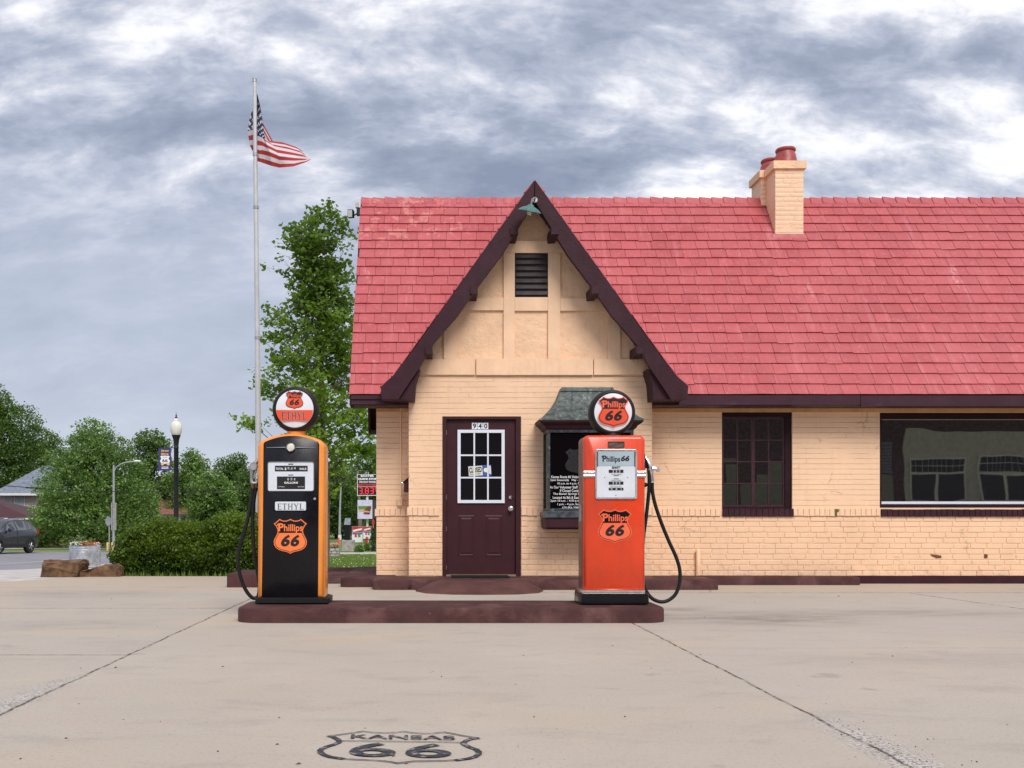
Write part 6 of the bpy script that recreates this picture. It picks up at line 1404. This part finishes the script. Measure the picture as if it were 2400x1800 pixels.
t.add([(-43,Yh-.6,ez),(xr_,Yh-.6,ez),(xr_,Yh+9.6,ez),(-43,Yh+9.6,ez),(-38,Yh+4.5,rz+.9),(X(118,Yh+4.5),Yh+4.5,rz+.9)], [(0,1,5,4),(1,2,5),(2,3,4,5),(3,0,4),(0,3,2,1)])
# hip: bring right end in
t.v[5] = (X(118,Yh+4.5), Yh+4.5, Z(1090,Yh+4.5)); t.v[4] = (-38, Yh+4.5, Z(1090,Yh+4.5)); t.v[1] = (X(112,Yh), Yh-.6, ez); t.v[2] = (X(112,Yh), Yh+9.6, ez)
t.v[0] = (X(-12,Yh), Yh-.6, ez); t.v[3] = (X(-12,Yh), Yh+9.6, ez); t.v[4] = (X(100,Yh+4.5), Yh+4.5, Z(1092,Yh+4.5))
make('roof', t, M['slate'], h1, smooth=False)
t = MB(); t.box(X(-12,Yh), X(112,Yh), Yh-.68, Yh-.6, ez-.14, ez+.02); make('gutter', t, M['white_paint'], h1, smooth=False)
for u0, v0, u1, v1 in ((10,1163,27,1188), (36,1161,58,1188)):
    t = MB(); pb(t, u0-1.5, v0-1.5, u1+1.5, v1+2, Yh, Yh-.09, Yh-.031); w_ = make('window', t, M['white_paint'], h1, smooth=False)
    t = MB(); pb(t, u0, v0, u1, v1, Yh, Yh-.11, Yh-.0905); make('blind', t, mat('pale_blind', (.34,.40,.42), .5), w_, smooth=False)
Yb = 60.; h2 = thing('maroon_roof_building', (X(0,Yb), Yb, zg(Yb)), 'low yellow walled building with maroon metal roof behind the car', 'building')
t = MB(); t.box(-40, X(80,Yb), Yb, Yb+6, zg(Yb), Z(1213,Yb)); make('wall', t, M['yellow_wall'], h2, smooth=False)
t = MB(); t.add([(-40,Yb-.5,Z(1216,Yb)),(X(87,Yb),Yb-.5,Z(1216,Yb)),(X(87,Yb),Yb+6.5,Z(1216,Yb)),(-40,Yb+6.5,Z(1216,Yb)),(-40,Yb+3,Z(1160,Yb+3)),(X(-48,Yb+3),Yb+3,Z(1160,Yb+3))], [(0,1,5,4),(1,2,5),(2,3,4,5),(0,3,2,1)]); make('roof', t, M['maroon_metal'], h2, smooth=False)
t = MB(); t.box(-40, X(87.5,Yb), Yb-.6, Yb-.5, Z(1217.5,Yb), Z(1214,Yb)); make('gutter', t, M['white_paint'], h2, smooth=False)
t = MB(); t.tube([(X(81,Yb),Yb-.06,zg(Yb)), (X(81,Yb),Yb-.06,Z(1217,Yb))], .05, 6); make('downpipe', t, M['white_paint'], h2)
Yc = 78.; h3 = thing('brown_roof_house', (X(410,Yc), Yc, zg(Yc)), 'small white house with reddish brown roof behind the lamp post', 'house')
t = MB(); t.box(X(362,Yc), X(448,Yc), Yc, Yc+7, zg(Yc), Z(1203,Yc)); make('wall', t, M['white_paint'], h3, smooth=False)
t = MB(); t.add([(X(352,Yc),Yc-.5,Z(1205,Yc)),(X(455,Yc),Yc-.5,Z(1205,Yc)),(X(452,Yc+3.5),Yc+3.5,Z(1172,Yc+3.5)),(X(358,Yc+3.5),Yc+3.5,Z(1167,Yc+3.5)),(X(352,Yc),Yc+7.5,Z(1205,Yc)),(X(455,Yc),Yc+7.5,Z(1205,Yc))], [(0,1,2,3),(3,2,5,4),(0,3,4),(1,5,2)]); make('roof', t, M['brown_roof'], h3, smooth=False)
for u in (392, 424):
    t = MB(); pb(t, u, 1210, u+12, 1224, Yc, Yc-.05, Yc-.001); make('window', t, M['car_glass'], h3, smooth=False)
# brick commercial building across the street (seen mirrored in the station's windows)
sg = thing('street_shop', (22, -13, 0), 'brick shop front across the street mirrored in the big station window', 'building')
t = MB(); t.box(4, 46, -22, -13, 0, 7.2); make('wall', t, mat('dark_shop_brick', (.105,.066,.062), .8, var=.4, vs=9), sg, smooth=False)
t = MB(); t.box(19.3, 44, -12.999, -12.93, 0, 4.35); make('shop_front', t, mat('olive_stucco', (.48,.47,.33), .8, var=.1), sg, smooth=False)
for x0 in (19.6, 22.4, 25.4, 28.4):
    t = MB(); t.box(x0-.06, x0+2.16, -12.929, -12.87, 1.5, 3.36); w_ = make('shop_window', t, mat('olive_frame', (.66,.68,.50), .6), sg, smooth=False)
    t = MB(); t.box(x0, x0+.98, -12.869, -12.86, 1.56, 2.66); t.box(x0+1.1, x0+2.1, -12.869, -12.86, 1.56, 2.66)
    for k in range(10): t.box(x0+k*.21, x0+k*.21+.19, -12.869, -12.86, 2.76, 3.02); t.box(x0+k*.21, x0+k*.21+.19, -12.869, -12.86, 3.05, 3.30)
    make('shop_pane', t, mat('shop_glass', (.01,.01,.012), .1), w_, smooth=False)
t = MB(); [t.box(18.35, 18.85, -12.95, -12.90, 2.7+k*.13, 2.8+k*.13) for k in range(10)]; make('awning_slats', t, mat('grey_slats', (.20,.20,.20), .6), sg, smooth=False)
t = MB(); t.box(12.6, 18.85, -12.99, -12.951, 0, 2.65); make('olive_bay', t, mat('olive_bay_paint', (.25,.26,.17), .8), sg, smooth=False)

# ---------------------------------------------------------------- right of the maple: signs and planting
d5 = 70.; ps = thing('price_sign', (X(862,d5), d5, zg(d5)), 'black fuel price sign reading BAXTER QUICK STOP and 3.83 in red', 'sign')
t = MB(); pb(t, 837.5, 1112, 889, 1162, d5, d5-.20, d5+.1); make('sign_cabinet', t, M['white_paint'], ps, smooth=False)
t = MB(); pb(t, 839, 1113, 888, 1134, d5, d5-.215, d5-.2005); pb(t, 839, 1141.5, 888, 1160, d5, d5-.215, d5-.2005); make('sign_panel', t, M['screen_black'], ps, smooth=False)
t = MB(); pb(t, 839, 1134.2, 888, 1140.3, d5, d5-.216, d5-.2005); make('red_panel', t, M['red_paint'], ps, smooth=False)
t = MB(); tq('BAXTER', 846, 1113.5, 877, 1118, d5, d5-.217, .05); tq('QUICK STOP', 839.7, 1120.5, 883.5, 1125.8, d5, d5-.217, .06); tq('DISCOUNT SMOKES', 842.5, 1127.5, 881, 1132, d5, d5-.217, .03); make('sign_lettering', t, M['white_letters'], ps, smooth=False)
t = MB(); tq('REGULAR', 849, 1135.3, 873.5, 1138.8, d5, d5-.218, .02); make('regular_lettering', t, M['screen_black'], ps, smooth=False)
t = MB()
def seg(u, v, w, h, s, tk=1.5):
    on = {'3':'abcdg', '8':'abcdefg', '9':'abcdfg'}[s]; R_ = {'a':(u+tk,v,u+w-tk,v+tk), 'd':(u+tk,v+h-tk,u+w-tk,v+h), 'g':(u+tk,v+h/2-tk/2,u+w-tk,v+h/2+tk/2), 'f':(u,v+tk,u+tk,v+h/2-.3), 'e':(u,v+h/2+.3,u+tk,v+h-tk), 'b':(u+w-tk,v+tk,u+w,v+h/2-.3), 'c':(u+w-tk,v+h/2+.3,u+w,v+h-tk)}
    for k in on: a = R_[k]; pb(t, *a, d5, d5-.222, d5-.2155)
seg(842,1143,8,15,'3'); seg(856,1143,8.5,15,'8'); seg(867.5,1143,8.5,15,'3'); seg(879,1143,5,8,'9',1.0); pb(t, 852, 1156.5, 853.6, 1158, d5, d5-.222, d5-.2155); make_split('price_digit', t, M['seg_red'], ps, cuts=(X(851.5,d5), X(855,d5), X(866.3,d5), X(877.5,d5)), smooth=False)
t = MB()
for u in (861,): t.box(X(u-2.5,d5), X(u+2.5,d5), d5-.08, d5+.08, zg(d5), Z(1162,d5))
make('sign_pole', t, M['white_paint'], ps, smooth=False)
ad = thing('snack_sign', (X(857,d5-.5), d5-.5, zg(d5)), 'square lavender sign with a chocolate bar picture below the price sign', 'sign')
t = MB(); pb(t, 839, 1172, 873.5, 1216, d5, d5-.45, d5-.25); make('sign_panel', t, mat('lavender_panel', (.60,.56,.74), .5), ad, smooth=False)
t = MB(); pb(t, 841, 1186, 871, 1194, d5, d5-.456, d5-.4505); make('green_wrapper', t, M['green_print'], ad, smooth=False)
t = MB(); pb(t, 842, 1194.5, 870, 1200, d5, d5-.456, d5-.4505); make('cream_band', t, M['salmon_print'], ad, smooth=False)
t = MB(); q = [(854,1196),(863,1187),(871,1189),(868,1199)]; t.add([(X(u,d5),d5-.458,Z(v,d5)) for u, v in q], [(3,2,1,0)]); q = [(852,1205),(855,1200.5),(869,1201),(867,1206)]; t.add([(X(u,d5),d5-.458,Z(v,d5)) for u, v in q], [(3,2,1,0)]); make('chocolate_picture', t, M['choc'], ad, smooth=False)
t = MB(); t.box(X(841,d5), X(844,d5), d5-.42, d5-.3, zg(d5), Z(1172,d5)); make('sign_leg', t, M['wood_pole'], ad, smooth=False)
t = MB(); pb(t, 874, 1173, 886, 1215, d5, d5-.42, d5-.25); tag(make('dark_sign', t, mat('dark_sign_panel', (.035,.035,.04), .5), smooth=False), 'dark grey sign panel beside the lavender snack sign', 'sign'); 
wp = thing('utility_pole', (X(840,76), 76, zg(76)), 'weathered wooden utility pole standing behind the price sign', 'utility pole'); t = MB(); t.tube([(X(847,76),76,zg(76)), P(838,1104,76)], [.13,.09], 10); make('pole', t, M['wood_pole'], wp)
for i, (u0, v0, u1, v1, lab) in enumerate(((825,1234,850,1271,'larger red and white soda poster nearest the black monument'), (851.5,1234,870,1263,'smaller red and white soda poster nearest the stop sign'))):
    d6 = 62-i; po = thing('poster', (X((u0+u1)/2,d6), d6, zg(d6)), lab, 'poster', 'soda posters on stands'); H_ = v1-v0
    t = MB(); pb(t, u0, v0, u1, v1, d6, d6-.02, d6); make('poster_sheet', t, M['white_paint'], po, smooth=False)
    t = MB(); pb(t, u0+.3, v0+.3, u1-.3, v0+H_*.38, d6, d6-.025, d6-.0205); make('red_print', t, M['red_paint'], po, smooth=False)
    t = MB(); q = [(u0+2,v0+H_*.22),(u1-2,v0+H_*.10),(u1-2,v0+H_*.22),(u0+2,v0+H_*.34)]; t.add([(X(u,d6),d6-.027,Z(v,d6)) for u, v in q], [(3,2,1,0)]); make('white_banner', t, M['white_paint'], po, smooth=False)
    t = MB(); pb(t, u0+1, v0+H_*.40, u1-1, v0+H_*.50, d6, d6-.024, d6-.0205); make('blue_print', t, M['blue_print'], po, smooth=False)
    t = MB(); pb(t, u0+(u1-u0)*.25, v0+H_*.45, u0+(u1-u0)*.45, v0+H_*.68, d6, d6-.027, d6-.0245); make('red_can', t, M['red_paint'], po, smooth=False)
    t = MB(); pb(t, u0+(u1-u0)*.55, v0+H_*.45, u0+(u1-u0)*.8, v0+H_*.68, d6, d6-.027, d6-.0245); make('green_can', t, M['green_print'], po, smooth=False)
    t = MB(); 
    for u in (u0+4, u1-3): t.box(X(u-.5,d6), X(u+.5,d6), d6+.001, d6+.04, zg(d6), Z(v1-4,d6))
    make_split('poster_leg', t, M['black_iron'], po, cuts=(X((u0+u1)/2,d6),), smooth=False)
d7 = 58.; rb = thing('red_post', (X(860,d7), d7, zg(d7)), 'short red post below the smaller soda poster', 'post'); t = MB(); t.lathe([(.07,0),(.07,.5),(.09,.52),(.09,.62),(.05,.68)], (X(860,d7), d7, zg(d7)), 14); make('post', t, M['red_paint'], rb)
d8 = 50.; mo = thing('monument', (X(815,d8), d8, zg(d8)), 'black stone pillar with grey top on a pale stone block', 'monument')
zb = zg(d8)
t = MB(); pb(t, 802, 1266, 830, 1291, d8, d8, d8+.6); pb(t, 800.5, 1264.5, 831, 1267.5, d8, d8-.04, d8+.64) if False else None; make('stone_base', t, M['grey_stone'], mo, smooth=False)
t = MB(); pb(t, 806.5, 1229, 820, 1266, d8, d8+.12, d8+.45); make('pillar', t, M['black_gloss'], mo, smooth=False)
t = MB(); y0 = d8+.05; t.hexa([(X(806,d8),y0,Z(1230,d8)),(X(821,d8),y0,Z(1230,d8)),(X(821,d8),y0+.45,Z(1230,d8)),(X(806,d8),y0+.45,Z(1230,d8))], [(X(808,d8),y0+.12,Z(1215,d8)),(X(821,d8),y0+.12,Z(1215,d8)),(X(821,d8),y0+.45,Z(1214,d8)),(X(808,d8),y0+.45,Z(1214,d8))]); make('pillar_top', t, M['sill_metal'], mo, smooth=False)
d9 = 38.; sw = thing('stone_planter', (X(782,d9), d9, zg(d9)), 'low grey block planter with pink flowers at the lawn edge', 'planter')
t = MB(); zt = Z(1285,d9); zb = zg(d9)-.05; nr = 4
for r in range(nr):
    x = X(752,d9)-(.1 if r % 2 else 0); h_ = (zt-zb)/nr
    while x < X(792,d9):
        w_ = random.uniform(.18,.26); t.cr = random.random(); t.hexa([(x+.005,d9-.02-.01*random.random(),zb+r*h_+.004),(min(x+w_,X(795,d9))-.005,d9-.02,zb+r*h_+.004),(min(x+w_,X(795,d9))-.005,d9+.5,zb+r*h_+.004),(x+.005,d9+.5,zb+r*h_+.004)], [(x+.01,d9,zb+(r+1)*h_-.004),(min(x+w_,X(795,d9))-.01,d9,zb+(r+1)*h_-.004),(min(x+w_,X(795,d9))-.01,d9+.5,zb+(r+1)*h_-.004),(x+.01,d9+.5,zb+(r+1)*h_-.004)]); x += w_
make('stone_wall', t, M['grey_stone'], sw)
cs = np.stack([RNG.uniform(X(752,d9),X(792,d9),60), d9+.1+RNG.random(60)*.35, zt+RNG.random(60)*.10], 1); leafmesh('planter_leaves', clumps(cs, 6, .06), .07, M['leaf_far'], sw)
t = MB()
for _ in range(70): x_, y_, z_ = random.uniform(X(765,d9),X(790,d9)), d9+random.uniform(.05,.4), zt+random.uniform(.05,.2); r_ = .03; t.add([(x_-r_,y_,z_),(x_,y_-r_,z_),(x_+r_,y_,z_),(x_,y_,z_+r_)], [(0,1,3),(1,2,3)])
make('planter_flowers', t, mat('pink_petals', (.6,.25,.25), .6), sw)
d10 = 64.; tp = thing('tall_light_pole', (X(796,d10), d10, zg(d10)), 'thin tapering white light pole with orange base, behind the maple', 'light pole')
t = MB(); t.tube([(X(795.5,d10),d10,zg(d10)), P(796.5,1200,d10), P(799,1140,d10)], [.10,.07,.045], 10); make('pole', t, M['steel_post'], tp)
t = MB(); t.box(X(793,d10), X(800,d10), d10-.1, d10+.1, Z(1265,d10), Z(1254,d10)); make('pole_box', t, M['white_paint'], tp, smooth=False)
t = MB(); t.box(X(793,d10)-.02, X(796,d10), d10-.14, d10+.12, Z(1285,d10), Z(1260,d10)); make('pole_guard', t, M['decal_red'], tp, smooth=False)
s2 = thing('small_stop_sign', (X(874.5,66), 66, zg(66)), 'distant red stop sign seen edge on beside the station wall', 'stop sign'); t = MB(); c = P(874.8,1224.5,66); r_ = 9*66/F; t.prism([(c[0]+.35*r_*math.cos(R(22.5+45*i)), c[2]+r_*math.sin(R(22.5+45*i))) for i in range(8)], 65.96, 65.97); make('octagon_panel', t, M['red_paint'], s2, smooth=False)
t = MB(); t.tube([(X(875,66),66,zg(66)), P(875,1232,66)], .035, 8); make('post', t, M['steel_post'], s2)
def shrub(name, lab, u, v0, v1, w, Y_, m_, tall=False):
    z1, z0 = Z(v0,Y_), min(zg(Y_), Z(v1,Y_)); cx = X(u,Y_); hw_ = w*.5*Y_/F; s = thing(name, (cx, Y_, zg(Y_)), lab, 'shrub'); n = 240
    f_ = RNG.random(n); rr_ = hw_*(np.sin(np.pi*np.clip(f_*.8+.2,0,1))**.6)*np.sqrt(RNG.random(n)); a = RNG.random(n)*2*np.pi
    cs = np.stack([cx+rr_*np.cos(a), Y_+rr_*np.sin(a), z0+f_*(z1-z0)], 1); leafmesh('foliage', clumps(cs, 9, .09), .07 if not tall else .09, m_, s, aspect=.3 if tall else .6)
    t = MB(); t.tube([(cx,Y_,zg(Y_)), (cx,Y_,z0+.6*(z1-z0))], [.03,.01], 6); make('stem', t, M['bark_dark'], s)
shrub('evergreen_shrub', 'narrow upright evergreen shrub beside the station wall', 875, 1240, 1289, 17, 52, M['leaf_fir'], True)
shrub('round_shrub', 'low round shrub in front of the larger soda poster', 842, 1279, 1292, 22, 49, M['leaf_far']); shrub('round_shrub', 'low round shrub at the foot of the red post', 859, 1275, 1288, 16, 53, M['leaf_far'])
